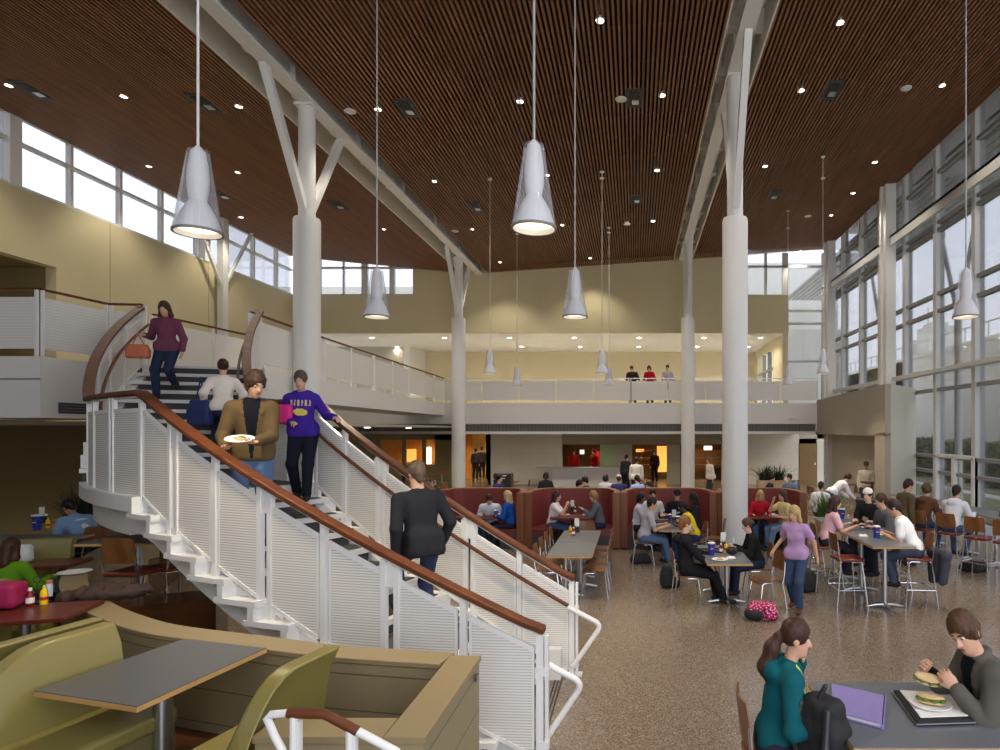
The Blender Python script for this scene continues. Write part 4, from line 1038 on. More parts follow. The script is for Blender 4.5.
# ------------------------------------------------------------------ people: smooth signed-distance bodies, polygonised
V3 = lambda *a: np.array(a, dtype=float)
def nrm(v): return v / (np.linalg.norm(v) + 1e-9)
def rot(ax, an):
    return np.array(Matrix.Rotation(an, 3, Vector(ax)))
class Field:
    def __init__(self, vox): self.p = []; self.vox = vox
    def cone(self, a, b, r0, r1, k=.03, sub=False): self.p.append(('c', np.asarray(a, float), np.asarray(b, float), r0, r1, k, sub)); return self
    def ell(self, c, r, R=None, k=.03, sub=False): self.p.append(('e', np.asarray(c, float), np.asarray(r, float), np.eye(3) if R is None else R, 0, k, sub)); return self
    def rbox(self, c, h, rr, R=None, k=.03): self.p.append(('b', np.asarray(c, float), np.asarray(h, float), np.eye(3) if R is None else R, rr, k, False)); return self
    def cut(self, c, n, k=.005): self.p.append(('h', np.asarray(c, float), nrm(np.asarray(n, float)), 0, 0, k, True)); return self
    @staticmethod
    def dist(q, P):
        if q[0] == 'c':
            a, b, r0, r1 = q[1:5]; ba = b - a; L = ba @ ba + 1e-9
            t = np.clip(((P - a) @ ba) / L, 0, 1)
            return np.sqrt((((P - a) - t[..., None] * ba) ** 2).sum(-1)) - (r0 + (r1 - r0) * t)
        if q[0] == 'h': return (P - q[1]) @ q[2]
        if q[0] == 'b':
            w = np.abs((P - q[1]) @ q[3]) - (q[2] - q[4])
            return np.sqrt((np.maximum(w, 0) ** 2).sum(-1)) + np.minimum(w.max(-1), 0) - q[4]
        l = (P - q[1]) @ q[3]                       # rows: local = R^T (P-c)
        k0 = np.sqrt(((l / q[2]) ** 2).sum(-1)); k1 = np.sqrt(((l / q[2] ** 2) ** 2).sum(-1)) + 1e-9
        return k0 * (k0 - 1) / k1
    def bounds(self):
        lo = np.full(3, 1e9); hi = -lo
        for q in self.p:
            if q[6]: continue
            if q[0] == 'c': m = max(q[3], q[4]); lo = np.minimum(lo, np.minimum(q[1], q[2]) - m); hi = np.maximum(hi, np.maximum(q[1], q[2]) + m)
            else: m = np.linalg.norm(q[2]) if q[0] == 'b' else q[2].max(); lo = np.minimum(lo, q[1] - m); hi = np.maximum(hi, q[1] + m)
        return lo - 2.5 * self.vox, hi + 2.5 * self.vox
    def mesh(self, noise=0, nfreq=40):
        vx = self.vox; lo, hi = self.bounds(); n = np.ceil((hi - lo) / vx).astype(int) + 1
        G = np.full(n, 1.0, dtype=np.float32)
        for q in self.p:
            k = q[5]
            if q[0] == 'h': l2, h2 = lo, hi
            elif q[0] == 'c': m = max(q[3], q[4]) + k + 2 * vx; l2, h2 = np.minimum(q[1], q[2]) - m, np.maximum(q[1], q[2]) + m
            else: m = (np.linalg.norm(q[2]) if q[0] == 'b' else q[2].max()) + k + 2 * vx; l2, h2 = q[1] - m, q[1] + m
            i0 = np.clip(np.floor((l2 - lo) / vx).astype(int), 0, n - 1); i1 = np.clip(np.ceil((h2 - lo) / vx).astype(int) + 1, 1, n)
            if (i1 <= i0).any(): continue
            ax = [lo[d] + vx * np.arange(i0[d], i1[d]) for d in range(3)]
            P = np.stack(np.meshgrid(*ax, indexing='ij'), -1)
            d = self.dist(q, P).astype(np.float32)
            S = G[i0[0]:i1[0], i0[1]:i1[1], i0[2]:i1[2]]
            if q[6]:
                d = -d; h = np.clip(.5 + .5 * (S - d) / max(k, 1e-4), 0, 1); r = d + (S - d) * h + k * h * (1 - h)
            else:
                h = np.clip(.5 - .5 * (d - S) / max(k, 1e-4), 0, 1); r = S + (d - S) * h - k * h * (1 - h)
            G[i0[0]:i1[0], i0[1]:i1[1], i0[2]:i1[2]] = r
        if noise:
            ax = [lo[d] + vx * np.arange(n[d]) for d in range(3)]; A, B, C = np.meshgrid(*ax, indexing='ij')
            G += (noise * (np.sin(A * nfreq + 2 * np.sin(B * nfreq * .7)) * np.sin(B * nfreq * 1.1 + 1) * np.sin(C * nfreq * .9 + 2 * np.sin(A * nfreq * .6)))).astype(np.float32)
        return nets(G, lo, vx)
def nets(G, lo, vx):
    S = G < 0; n = np.array(G.shape)
    c = [(i, j, k) for i in (0, 1) for j in (0, 1) for k in (0, 1)]
    def corner(A, o): return A[o[0]:n[0] - 1 + o[0], o[1]:n[1] - 1 + o[1], o[2]:n[2] - 1 + o[2]]
    cnt = sum(corner(S, o).astype(np.int8) for o in c); act = (cnt > 0) & (cnt < 8); I = np.argwhere(act)
    if len(I) == 0: return np.zeros((0, 3)), np.zeros((0, 4), int)
    vals = [G[I[:, 0] + o[0], I[:, 1] + o[1], I[:, 2] + o[2]] for o in c]
    acc = np.zeros((len(I), 3)); num = np.zeros(len(I))
    for a in range(8):
        for b in range(a + 1, 8):
            oa, ob = np.array(c[a]), np.array(c[b])
            if np.abs(oa - ob).sum() != 1: continue
            m = (vals[a] < 0) != (vals[b] < 0); t = vals[a] / (vals[a] - vals[b] + 1e-12)
            acc[m] += oa + t[m, None] * (ob - oa); num[m] += 1
    Vt = lo + vx * (I + acc / np.maximum(num, 1)[:, None])
    idx = np.full(n - 1, -1, dtype=np.int64); idx[tuple(I.T)] = np.arange(len(I))
    Q = []
    for d in range(3):
        e = [0, 0, 0]; e[d] = 1; u, v = [(1, 2), (2, 0), (0, 1)][d]
        A = S[tuple(slice(0, n[k] - e[k]) for k in range(3))]; B = S[tuple(slice(e[k], n[k]) for k in range(3))]
        E = np.argwhere(A != B); ok = (E[:, u] > 0) & (E[:, v] > 0) & (E[:, u] < n[u] - 1) & (E[:, v] < n[v] - 1); E = E[ok]
        if len(E) == 0: continue
        sgn = A[tuple(E.T)]
        def cell(du, dv):
            T = E.copy(); T[:, u] -= du; T[:, v] -= dv; return idx[tuple(T.T)]
        q = np.stack([cell(0, 0), cell(1, 0), cell(1, 1), cell(0, 1)], 1)
        q[~sgn] = q[~sgn][:, ::-1]; Q.append(q)
    return Vt, np.concatenate(Q)
def sdf_obj(name, field, mats, parent, paint=None, noise=0, nfreq=40):
    Vt, Q = field.mesh(noise, nfreq)
    me = bpy.data.meshes.new(name); me.vertices.add(len(Vt)); me.vertices.foreach_set('co', Vt.astype(np.float32).ravel())
    me.loops.add(len(Q) * 4); me.loops.foreach_set('vertex_index', Q.astype(np.int32).ravel())
    me.polygons.add(len(Q)); me.polygons.foreach_set('loop_start', np.arange(0, len(Q) * 4, 4, dtype=np.int32))
    try: me.polygons.foreach_set('loop_total', np.full(len(Q), 4, dtype=np.int32))
    except Exception: pass
    for m in mats: me.materials.append(M[m] if isinstance(m, str) else m)
    if paint:
        C = Vt[Q].mean(1); mi = np.zeros(len(Q), dtype=np.int32)
        for (fn, k) in paint: mi[fn(C)] = k
        me.polygons.foreach_set('material_index', mi)
    me.update(calc_edges=True); me.validate()
    me.polygons.foreach_set('use_smooth', [True] * len(me.polygons))
    o = bpy.data.objects.new(name, me); COL.objects.link(o); o.parent = parent
    return o
def in_ell(c, r, R=None):
    c = np.asarray(c, float); r = np.asarray(r, float); R = np.eye(3) if R is None else R
    return lambda P: ((((P - c) @ R) / r) ** 2).sum(-1) < 1
def cmat(rgb, rough=.8, var=.08, scale=12, bump=.0):
    return mat('cloth_%d_%d_%d' % tuple(rgb), srgb(*rgb), rough, var=var, scale=scale, bump=bump, spec=.12)
SKIN = {'fair': (222, 176, 150), 'light': (206, 158, 130), 'tan': (176, 124, 92), 'brown': (116, 76, 54), 'dark': (72, 46, 34)}
def skin(k): return mat('skin_' + k, srgb(*SKIN[k]), .5, var=.04)
for k in SKIN: skin(k)
mat('lips', srgb(178, 104, 94), .45); mat('eye_white', srgb(228, 224, 218), .25); mat('eye_dark', (0.02, .015, .01), .2)

def ik(S, T, l1, l2, hint):
    d = T - S; L = np.linalg.norm(d); mx = (l1 + l2) * .995
    if L > mx: T = S + d / L * mx; d = T - S; L = mx
    u = d / L; a = (l1 * l1 - l2 * l2 + L * L) / (2 * L); h = math.sqrt(max(l1 * l1 - a * a, 0))
    p = hint - u * (hint @ u); p = nrm(p)
    return S + u * a + p * h, T

def person(label, pos, fwd, pose='sit', z=0.0, h=1.72, vox=.02, skin_='light', top=(90, 90, 100), bottom=(60, 70, 100), shoe=(50, 46, 44), hair=(70, 46, 30), style='short',
           sleeve='long', lean=8, tilt=0, twist=0, yaw=0, pitch=5, lh=None, rh=None, lf=None, rf=None, seat=.46, f=False, hem=.0, fingers=None, group=None,
           toppaint=None, jacket=None, glasses=False, hood=False, cap=None, hat=None, curl=.5, eyes=None, palm=None, skirt=None, wide=1.0):
    """local frame: x right, y forward, z up, origin on the floor below the pelvis"""
    s = h / 1.72; near = vox < .0125
    fingers = near if fingers is None else fingers; eyes = (vox < .017) if eyes is None else eyes
    root = thing('person', label, 'person', (pos[0], pos[1], z), face_rz(fwd[0], fwd[1]), group)
    sit = pose == 'sit'
    Pv = V3(0, 0, seat + .10 * s) if sit else V3(0, 0, .93 * s if pose == 'stand' else .89 * s)
    R = rot((0, 0, 1), math.radians(twist)) @ rot((0, 1, 0), math.radians(tilt)) @ rot((1, 0, 0), -math.radians(lean))
    rt, fw, up = R[:, 0], R[:, 1], R[:, 2]
    def tp(x, y, zz): return Pv + (rt * x + fw * y + up * zz) * s
    sw = (.165 if f else .188) * wide
    neck = tp(0, .0, .50); LS, RS = tp(-sw, 0, .445), tp(sw, 0, .445)
    Rh = R @ rot((0, 0, 1), math.radians(-yaw)) @ rot((1, 0, 0), -math.radians(pitch - lean * .75)); 
    hr, hf, hu = Rh[:, 0], Rh[:, 1], Rh[:, 2]
    hs = .94 * s if not f else .92 * s
    Hc = neck + nrm(up * .8 + V3(0, 0, .5)) * .075 * s + (hu * .125 + hf * .018) * hs
    def hp(x, y, zz): return Hc + (hr * x + hf * y + hu * zz) * hs
    # default limbs
    dl = lambda v, d: np.array(v if v is not None else d, float)
    if sit:
        lh = dl(lh, (-.20, .34, seat + .30)); rh = dl(rh, (.20, .34, seat + .30))
        lf = dl(lf, (-.10, .40, .07)); rf = dl(rf, (.11, .42, .07))
    elif pose == 'stand':
        lh = dl(lh, (-.25, .06, .80 * s)); rh = dl(rh, (.25, .06, .80 * s)); lf = dl(lf, (-.10, -.01, .08)); rf = dl(rf, (.10, .03, .08))
    else:
        lh = dl(lh, (-.26, .22, .85 * s)); rh = dl(rh, (.26, -.16, .84 * s)); lf = dl(lf, (-.08, -.30, .11)); rf = dl(rf, (.08, .26, .08))
    l1, l2 = .285 * s, .255 * s
    lE, lh = ik(LS, lh, l1, l2, V3(-.38, -.6, -.85)); rE, rh = ik(RS, rh, l1, l2, V3(.38, -.6, -.85))
    LH, RH = Pv - rt * .092 * s - up * .02, Pv + rt * .092 * s - up * .02
    lK, lf = ik(LH, lf, .43 * s, .42 * s, V3(-.25, 1, .5) if sit else V3(-.05, 1, .0)); rK, rf = ik(RH, rf, .43 * s, .42 * s, V3(.25, 1, .5) if sit else V3(.05, 1, 0))
    # ---- body
    B = Field(vox); w = (.86 if f else 1.0) * wide
    B.ell(tp(0, 0, .0), V3(.150, .110, .12) * s, R).ell(tp(0, .005, .18), V3(.128 * w, .092, .16) * s, R, k=.06).ell(tp(0, .0, .35), V3(.150 * w, .108, .17) * s, R, k=.06)
    B.cone(LS + rt * .04, RS - rt * .04, .062 * s, .062 * s, k=.05).cone(tp(0, -.005, .46), Hc - hu * .05 * hs, .056 * s * w, .052 * s * w, k=.035)
    B.ell(hp(0, -.012, .035), V3(.074, .092, .098) * hs, Rh, k=.02).ell(hp(0, .035, -.045), V3(.056, .058, .072) * hs, Rh, k=.03).ell(hp(0, .062, -.098), V3(.026, .024, .022) * hs, Rh, k=.03)
    if vox < .024:
        B.cone(hp(0, .088, .012), hp(0, .108, -.028), .009 * hs, .015 * hs, k=.012)
        for sx in (-1, 1):
            B.ell(hp(sx * .076, -.008, -.008), V3(.012, .024, .033) * hs, Rh, k=.008)
            if near:
                B.ell(hp(sx * .032, .098, .012), V3(.020, .016, .013) * hs, Rh, k=.012, sub=True)
                B.ell(hp(sx * .013, .100, -.031), V3(.009, .010, .008) * hs, Rh, k=.008)
        if near:
            B.ell(hp(0, .086, -.060), V3(.024, .012, .007) * hs, Rh, k=.008).ell(hp(0, .084, -.071), V3(.020, .012, .007) * hs, Rh, k=.008)
            B.ell(hp(0, .078, .032), V3(.045, .016, .010) * hs, Rh, k=.015)
    for S_, E_, T_, sg in ((LS, lE, lh, -1), (RS, rE, rh, 1)):
        a = .92 if f else 1
        B.cone(S_, E_, .050 * s * a, .038 * s * a, k=.03).cone(E_, T_, .039 * s * a, .027 * s * a, k=.02)
        d = nrm(T_ - E_)
        # palm faces: down by default
        pn = V3(0, 0, -1) if palm is None or palm.get(sg) is None else np.array(palm[sg], float)
        if abs(d @ pn) > .85: pn = V3(-sg, 0, -.2)
        pn = nrm(pn - d * (d @ pn)); sd = np.cross(d, pn)               # across the palm
        if sd @ (V3(-sg, 0, 0) + fw * .4) < 0: sd = -sd                              # thumb side points inward
        Rp = np.stack([sd, d, pn], 1); hs2 = s * (.93 if f else 1)
        pc = T_ + d * .052 * hs2
        if fingers:
            B.ell(pc, V3(.041, .056, .017) * hs2, Rp, k=.012)
            for q, (ln, off) in enumerate(((.070, .030), (.080, .010), (.074, -.011), (.056, -.030))):
                k0 = T_ + (d * .094 + sd * off) * hs2 - d * abs(off) * .25
                a1 = .35 + curl * (.6 + .12 * q); a2 = a1 + curl * 1.1
                d1_ = d * math.cos(a1) + pn * math.sin(a1) + sd * off * .8; d2_ = d * math.cos(a2) + pn * math.sin(a2)
                k1 = k0 + nrm(d1_) * ln * .5 * hs2; k2 = k1 + nrm(d2_) * ln * .5 * hs2
                B.cone(k0, k1, .0092 * hs2, .0082 * hs2, k=.005).cone(k1, k2, .0082 * hs2, .007 * hs2, k=.004)
            t0 = T_ + (d * .022 + sd * .026) * hs2; t1 = t0 + (d * .034 + sd * .026 + pn * .012) * hs2; t2 = t1 + (d * .030 + sd * (.006 - curl * .02) + pn * .012 * (1 + curl)) * hs2
            B.cone(t0, t1, .013 * hs2, .0105 * hs2, k=.008).cone(t1, t2, .0102 * hs2, .008 * hs2, k=.004)
        else:
            B.ell(pc, V3(.038, .055, .020) * hs2, Rp, k=.02); tip = pc + (d * .075 + pn * .03) * hs2
            for off in (-.022, 0.0, .022): B.cone(pc + (d * .035 + sd * off) * hs2, tip + sd * off * .9, .012 * hs2, .010 * hs2, k=.008)
            B.cone(T_ + (d * .02 + sd * .022) * hs2, T_ + (d * .07 + sd * .045 + pn * .015) * hs2, .013 * hs2, .010 * hs2, k=.01)
    for H_, K_, F_, sg in ((LH, lK, lf, -1), (RH, rK, rf, 1)):
        B.cone(H_, K_, .080 * s, .052 * s, k=.05).cone(K_, F_, .053 * s, .034 * s, k=.03).cone(F_, F_ + V3(sg * .008, .06, -.03) * s, .033 * s, .026 * s, k=.02)
    sk = 'skin_' + skin_; paint = []
    if near: paint = [(in_ell(hp(0, .092, -.0655), V3(.024, .014, .012) * hs, Rh), 1)]
    hn = 'hair_%d_%d_%d' % tuple(hair); hc = srgb(*hair); hm = MATS.get(hn) or wood_mat(hn, hc, tuple(c * .45 for c in hc), .5, 'Z', 9.0, spec=.3)
    if vox < .02: paint += [(in_ell(hp(sx * .033, .09, .034), V3(.022, .022, .0055 + vox * .15) * hs, Rh), 2) for sx in (-1, 1)]
    body = sdf_obj('body', B, [sk, 'lips', hm], root, paint)
    if eyes:
        for sx in (-1, 1):
            b = MB(); c = hp(sx * .032, .0745, .009); r_ = .0115 * hs; b.ball((0, 0, 0), r_, 10, 0)
            b.ball(tuple(Vector(hf) * r_ * .30), r_ * .80, 8, 1)
            e = b.build('eye', ['eye_white', 'eye_dark'], body, smooth=True); e.location = c
    # ---- trousers
    T = Field(max(vox, .008)); g = .012 + vox * .3
    T.ell(tp(0, 0, .0), V3(.152, .112, .125) * s + g, R)
    for H_, K_, F_, sg in ((LH, lK, lf, -1), (RH, rK, rf, 1)):
        fl = .018 * s
        T.cone(H_, K_, .082 * s + g, .054 * s + g, k=.05).cone(K_, F_ + (K_ - F_) * .06, .054 * s + g, .042 * s + g, k=.03)
    if skirt: T.cone(tp(0, 0, -.02), tp(0, 0, -.3), .16 * s, .2 * s)
    sdf_obj('trousers', T, [cmat(bottom, .85, .12, 14)], root, noise=.003 if near else 0, nfreq=26)
    # ---- shoes
    for F_, K_, sg in ((lf, lK, -1), (rf, rK, 1)):
        Sf = Field(max(vox * .8, .008)); dd = V3(sg * .12, 1, 0); dd = nrm(dd)
        b0 = F_ - V3(0, 0, .03) - dd * .045; 
        Sf.ell(b0 + V3(0, 0, .015), V3(.042, .046, .044) * s, k=.03).cone(b0 + dd * .03, b0 + dd * .20 * s - V3(0, 0, .012), .044 * s, .036 * s, k=.03).cone(F_, F_ + nrm(K_ - F_) * .03, .041 * s, .042 * s, k=.02)
        Sf.cut(V3(F_[0], F_[1], F_[2] - .078), V3(0, 0, -1) * 1.0)
        Sf.p[-1] = ('h', V3(0, 0, F_[2] - .076), V3(0, 0, 1), 0, 0, .004, True)
        sdf_obj('shoe', Sf, [cmat(shoe, .6, .1)], root)
    # ---- top
    U = Field(max(vox, .007)); g = (.014 if jacket is None else .018) + vox * .3
    U.ell(tp(0, .0, .18), V3(.130 * w, .096, .17) * s + g, R, k=.06).ell(tp(0, 0, .35), V3(.152 * w, .110, .17) * s + g, R, k=.06).rbox(tp(0, 0, .03 - hem * .5), V3((.156 if sit else .174) * s + g, (.108 if sit else .130 + hem * .35) * s + g, (.12 + hem * .5) * s), .10, R, k=.06)
    if f: U.ell(tp(-.062, .085, .32), V3(.058, .05, .06) * s, R, k=.04).ell(tp(.062, .085, .32), V3(.058, .05, .06) * s, R, k=.04)
    U.cone(LS + rt * .04, RS - rt * .04, .062 * s + g, .062 * s + g, k=.05).cone(tp(0, -.01, .44), tp(0, .0, .50), .075 * s + g, .066 * s + g * .6, k=.03)
    for S_, E_, T_ in ((LS, lE, lh), (RS, rE, rh)):
        a = .94 if f else 1
        if sleeve == 'long': U.cone(S_, E_, .053 * s * a + g, .042 * s * a + g, k=.03).cone(E_, E_ + (T_ - E_) * .93, .043 * s * a + g, .033 * s * a + g * .8, k=.02)
        elif sleeve == 'short': U.cone(S_, S_ + (E_ - S_) * .62, .051 * s * a + g * .8, .049 * s * a + g, k=.03)
    if hood: U.ell(tp(0, -.115, .46), V3(.11, .06, .075) * s, R, k=.03).cone(tp(-.08, -.03, .51), tp(.08, -.03, .51), .045 * s, .045 * s, k=.03)
    if jacket is not None:
        for sx in (-1, 1): U.cone(tp(sx * .02, -.075, .535), tp(sx * .085, .02, .51), .022 * s, .024 * s, k=.012).cone(tp(sx * .085, .02, .51), tp(sx * .085, .10, .40), .024 * s, .014 * s, k=.02)
    U.p.append(('h', tp(0, 0, -.055 - hem), up, 0, 0, .006, True))
    U.ell(tp(0, .0, .575), V3(.058, .056, .06) * s, R, k=.01, sub=True)
    mats = [cmat(top, .85, .10, 14)]; tpn = []
    for (fn, rgb) in (toppaint(tp, R, s) if toppaint else []):
        mats.append(cmat(rgb, .8, .1, 20)); tpn.append((fn, len(mats) - 1))
    if jacket is not None:                                         # open front shows the shirt below
        mats.append(cmat(jacket, .8, .1)); tpn.append((lambda C: (np.abs((C - Pv) @ rt - 0) < (.012 + .062 * np.clip(((C - Pv) @ up) / (.5 * s), 0, 1)) * s) & ((C - Pv) @ fw > .04 * s) & ((C - Pv) @ up > -.02), len(mats) - 1))
    nm = 'jacket' if jacket is not None else 'top'
    sdf_obj(nm, U, mats, root, tpn, noise=.0035 if near else 0, nfreq=24)
    # ---- hair
    Hh = Field(max(vox * .8, .006)); 
    if style != 'bald':
        vol = {'curly': .034, 'afro': .04}.get(style, .014)
        Hh.ell(hp(0, -.016, .045), (V3(.076, .094, .098) + vol) * hs, Rh, k=.02)
        if style in ('long', 'messy_long'):
            for sx in (-1, 1):
                Hh.cone(hp(sx * .075, -.02, .03), hp(sx * .088, -.03, -.13), .034 * hs, .036 * hs, k=.03).cone(hp(sx * .088, -.03, -.13), hp(sx * .082, -.035, -.25), .036 * hs, .024 * hs, k=.03)
            Hh.cone(hp(0, -.075, .02), hp(0, -.095, -.20), .075 * hs, .062 * hs, k=.04).cone(hp(0, -.095, -.2), hp(0, -.09, -.30), .06 * hs, .035 * hs, k=.03)
        if style == 'bob':
            for sx in (-1, 1): Hh.cone(hp(sx * .076, -.02, .03), hp(sx * .082, -.015, -.08), .034 * hs, .03 * hs, k=.03)
            Hh.cone(hp(0, -.07, .0), hp(0, -.08, -.09), .07 * hs, .05 * hs, k=.04)
        if style == 'pony':
            Hh.ell(hp(0, -.115, -.01), V3(.032, .034, .034) * hs, Rh, k=.02)
            q0 = hp(0, -.13, -.02); q1 = hp(0, -.155, -.10); q2 = q1 + V3(0, -.045, -.14) * hs; q3 = q2 + V3(0, .045, -.17) * hs
            Hh.cone(q0, q1, .034 * hs, .054 * hs, k=.03).cone(q1, q2, .054 * hs, .060 * hs, k=.03).cone(q2, q3, .060 * hs, .018 * hs, k=.03)
        if style == 'bun': Hh.ell(hp(0, -.12, .03), V3(.045, .04, .045) * hs, Rh, k=.02)
        if style in ('short', 'mop'): Hh.cone(hp(0, -.075, .0), hp(0, -.075, -.06), .058 * hs, .042 * hs, k=.03)
        if style == 'mop':
            for sx in (-1, 1): Hh.cone(hp(sx * .072, .01, .05), hp(sx * .078, .012, -.02), .026 * hs, .02 * hs, k=.02)
        fz = {'mop': .072, 'curly': .05}.get(style, .075)
        Hh.ell(hp(0, .125, -.045), V3(.075, .082, .045 + fz) * hs, Rh, k=.012, sub=True)
        if style in ('short', 'mop', 'pony', 'bun'): Hh.ell(hp(0, .05, -.115), V3(.12, .105, .085) * hs, Rh, k=.01, sub=True)
        nz = {'curly': .012, 'mop': .004, 'long': .003, 'messy_long': .005, 'afro': .008}.get(style, .002)
        sdf_obj('hair', Hh, [hm], root, noise=nz, nfreq=70 if style != 'mop' else 90)
    if cap:
        Cf = Field(max(vox * .8, .008)); Cf.ell(hp(0, -.01, .062), V3(.094, .112, .095) * hs, Rh)
        Cf.p.append(('h', hp(0, 0, .035), -hu, 0, 0, .006, True)); Cf.p[-1] = ('h', hp(0, 0, .04), -hu * -1 * -1, 0, 0, .006, True)
        Cf.p[-1] = ('h', hp(0, 0, .04), hu, 0, 0, .006, True)
        if hat: Cf.p.insert(1, ('c', hp(0, .07, .05), hp(0, .15, .035), .05 * hs, .04 * hs, .02, False))
        sdf_obj('cap', Cf, [cmat(cap, .8)], root)
    if glasses:
        b = MB()
        for sx in (-1, 1):
            ring = [Vector(hp(sx * .034 + .024 * math.cos(t), .098, .009 + .018 * math.sin(t))) for t in np.linspace(0, 2 * PI, 13)]
            b.tube(ring, .003, 5)
        b.build('glasses', 'plastic_black', root)
    root['hands'] = 0; del root['hands']
    info = dict(root=root, lh=lh, rh=rh, tp=tp, hp=hp, R=R, Rh=Rh, lE=lE, rE=rE, LS=LS, RS=RS)
    return info
def to_world(info, p):
    r = info['root']; return Matrix.Translation(r.location) @ Matrix.Rotation(r.rotation_euler.z, 4, 'Z') @ Vector(p)
# ------------------------------------------------------------------ people
def on_stair(a, r, facing, **k):
    if a < A1: zz = ZL / 12 * int((a - A0) / d1)
    elif a < A2: zz = ZL
    else: zz = ZL + (ZT - ZL) / 11 * int((a - A2) / d2)
    p = sp(a, r, 0); return person(pos=(p.x, p.y), z=zz + .012, fwd=facing, **k)
def back_print(rgb, c, r): return lambda tp, R, s: [(in_ell(tp(*c), np.array(r) * s, R), rgb)]
PE = {}
PE['plum'] = on_stair(1.13, 8.15, (.25, -1), label='woman in a plum sweater and jeans coming down the top flight with an orange bag', pose='walk', vox=.014, f=True, h=1.66, top=(112, 62, 84), bottom=(42, 52, 78), hair=(78, 56, 40), style='long',
                      lh=(-.24, .05, .80), rh=(.26, .18, 1.05), lf=(-.08, -.12, .25), rf=(.09, .16, .08), lean=6, pitch=18)
PE['white_back'] = on_stair(.89, 7.35, (-.55, .83), label='woman in a white blouse climbing the upper flight with a blue bag, seen from behind', pose='walk', vox=.014, f=True, h=1.62, top=(236, 226, 214), bottom=(44, 50, 74), hair=(66, 40, 32), style='bun',
                            lh=(-.24, .10, .92), rh=(.24, .0, .84), lf=(-.08, .26, .24), rf=(.09, -.10, .08), lean=12)
PE['brown'] = on_stair(.437, 8.36, (.5, -1), label='tall man in a brown jacket and jeans on the stair, holding a paper plate', pose='walk', vox=.009, h=1.86, top=(98, 80, 54), bottom=(92, 112, 148), jacket=(20, 22, 30), hair=(84, 60, 42), style='mop', wide=.88,
                       lh=(-.06, .36, 1.10), rh=(.22, .30, 1.06), lf=(-.10, -.05, .08), rf=(.09, .22, .08), lean=5, yaw=-28, pitch=26, palm={-1: (0, 0, 1), 1: (0, .1, 1)}, curl=.4)
PE['purple'] = on_stair(.535, 7.25, (.2, -1), label='girl in a purple hoodie with yellow lettering, one hand on the far rail', pose='walk', vox=.012, f=True, h=1.62, top=(66, 40, 146), bottom=(26, 28, 42), hair=(96, 84, 70), style='bun', hood=True,
                        lh=(-.40, .12, 1.02), rh=(.06, .24, .96), lf=(-.10, .24, .02), rf=(.08, -.02, .08), lean=8, pitch=12,
                        toppaint=lambda tp, R, s: [(in_ell(tp(-.01, .13, .28), V3(.085, .1, .05) * s, R), (224, 206, 96)), (lambda C: (np.abs((C - tp(.0, .1, .40)) @ R[:, 2]) < .035) & ((C - tp(0, .05, .4)) @ R[:, 1] > 0) & (np.abs((C - tp(0, 0, 0)) @ R[:, 0]) < .12) & (np.sin((C - tp(0, 0, 0)) @ R[:, 0] * 150) > -.1), (214, 190, 120))])
PE['black_back'] = on_stair(.222, 7.9, (-.72, .69), label='man in a black jacket climbing the lower flight, seen from behind', pose='walk', vox=.012, h=1.78, top=(40, 41, 46), bottom=(52, 62, 88), hair=(112, 92, 76), style='short', wide=1.14,
                            lh=(-.26, .06, .84), rh=(.28, .10, .88), lf=(-.09, .24, .26), rf=(.09, -.04, .08), lean=10, hem=.08)
# front table
PE['teal'] = person('girl with a brown ponytail in a teal hoodie sitting at the front table', (.86, 3.98), (1, -.02), 'sit', vox=.0075, f=True, h=1.60, seat=.785, top=(18, 86, 94), bottom=(40, 42, 54), hair=(74, 48, 36), style='pony', hood=True,
                    lean=12, yaw=4, pitch=8, rh=(.20, .30, 1.05), lh=(-.20, .22, 1.30), lf=(-.1, .34, .33), rf=(.1, .36, .33), palm={-1: (0, -1, .2), 1: (-.3, 0, -1)}, curl=.45,
                    toppaint=lambda tp, R, s: [(lambda C: (np.abs((C - tp(.085 - .0, 0, 0)) @ R[:, 0] - .0) < .010) & ((C - tp(0, .02, .3)) @ R[:, 1] > 0) & ((C - tp(0, 0, .12)) @ R[:, 2] > 0), (176, 214, 60))])
PE['eater'] = person('young man in a grey-green jacket eating a sandwich at the front table', (2.37, 4.02), (-1, .06), 'sit', vox=.0075, h=1.76, seat=.785, top=(92, 90, 82), bottom=(40, 44, 60), jacket=(22, 24, 30), hair=(92, 62, 40), style='mop', skin_='light',
                     lean=24, yaw=-34, pitch=24, rh=(.08, .48, 1.24), lh=(-.13, .40, 1.22), lf=(-.12, .36, .33), rf=(.12, .38, .33), palm={-1: (1, .1, .3), 1: (-1, 0, .3)}, curl=.75)
# middle table
PE['ginger'] = person('red-haired man in a black jacket leaning back at the table by the column', (.84, 10.42), (1, .05), 'sit', vox=.014, h=1.76, top=(36, 34, 40), bottom=(30, 30, 34), hair=(150, 98, 52), style='short', skin_='fair', lean=-4, rf=(.12, .60, .07), lf=(-.06, .5, .07), rh=(.16, .36, .62), lh=(-.12, .40, .72), hem=.05, yaw=-14, hood=True)
PE['leather'] = person('woman in a black leather jacket with tied hair, facing the red-haired man', (2.1, 10.95), (-1, 0), 'sit', vox=.014, f=True, h=1.60, top=(30, 30, 32), bottom=(38, 46, 66), hair=(96, 66, 46), style='bun', skin_='fair', lean=16, rh=(.14, .40, .80), lh=(-.14, .38, .80), pitch=12)
PE['lilac'] = person('blonde woman in a lilac top and jeans walking past, hand on a chair', (2.52, 9.98), (-.5, -.87), 'walk', vox=.013, f=True, h=1.66, top=(184, 150, 192), bottom=(60, 74, 104), shoe=(92, 58, 48), hair=(214, 184, 122), style='long', skin_='light', sleeve='short', lean=9,
                     rh=(.36, .02, .90), lh=(-.30, -.08, .82), rf=(.08, -.14, .09), lf=(-.09, .16, .08), yaw=18, pitch=14)
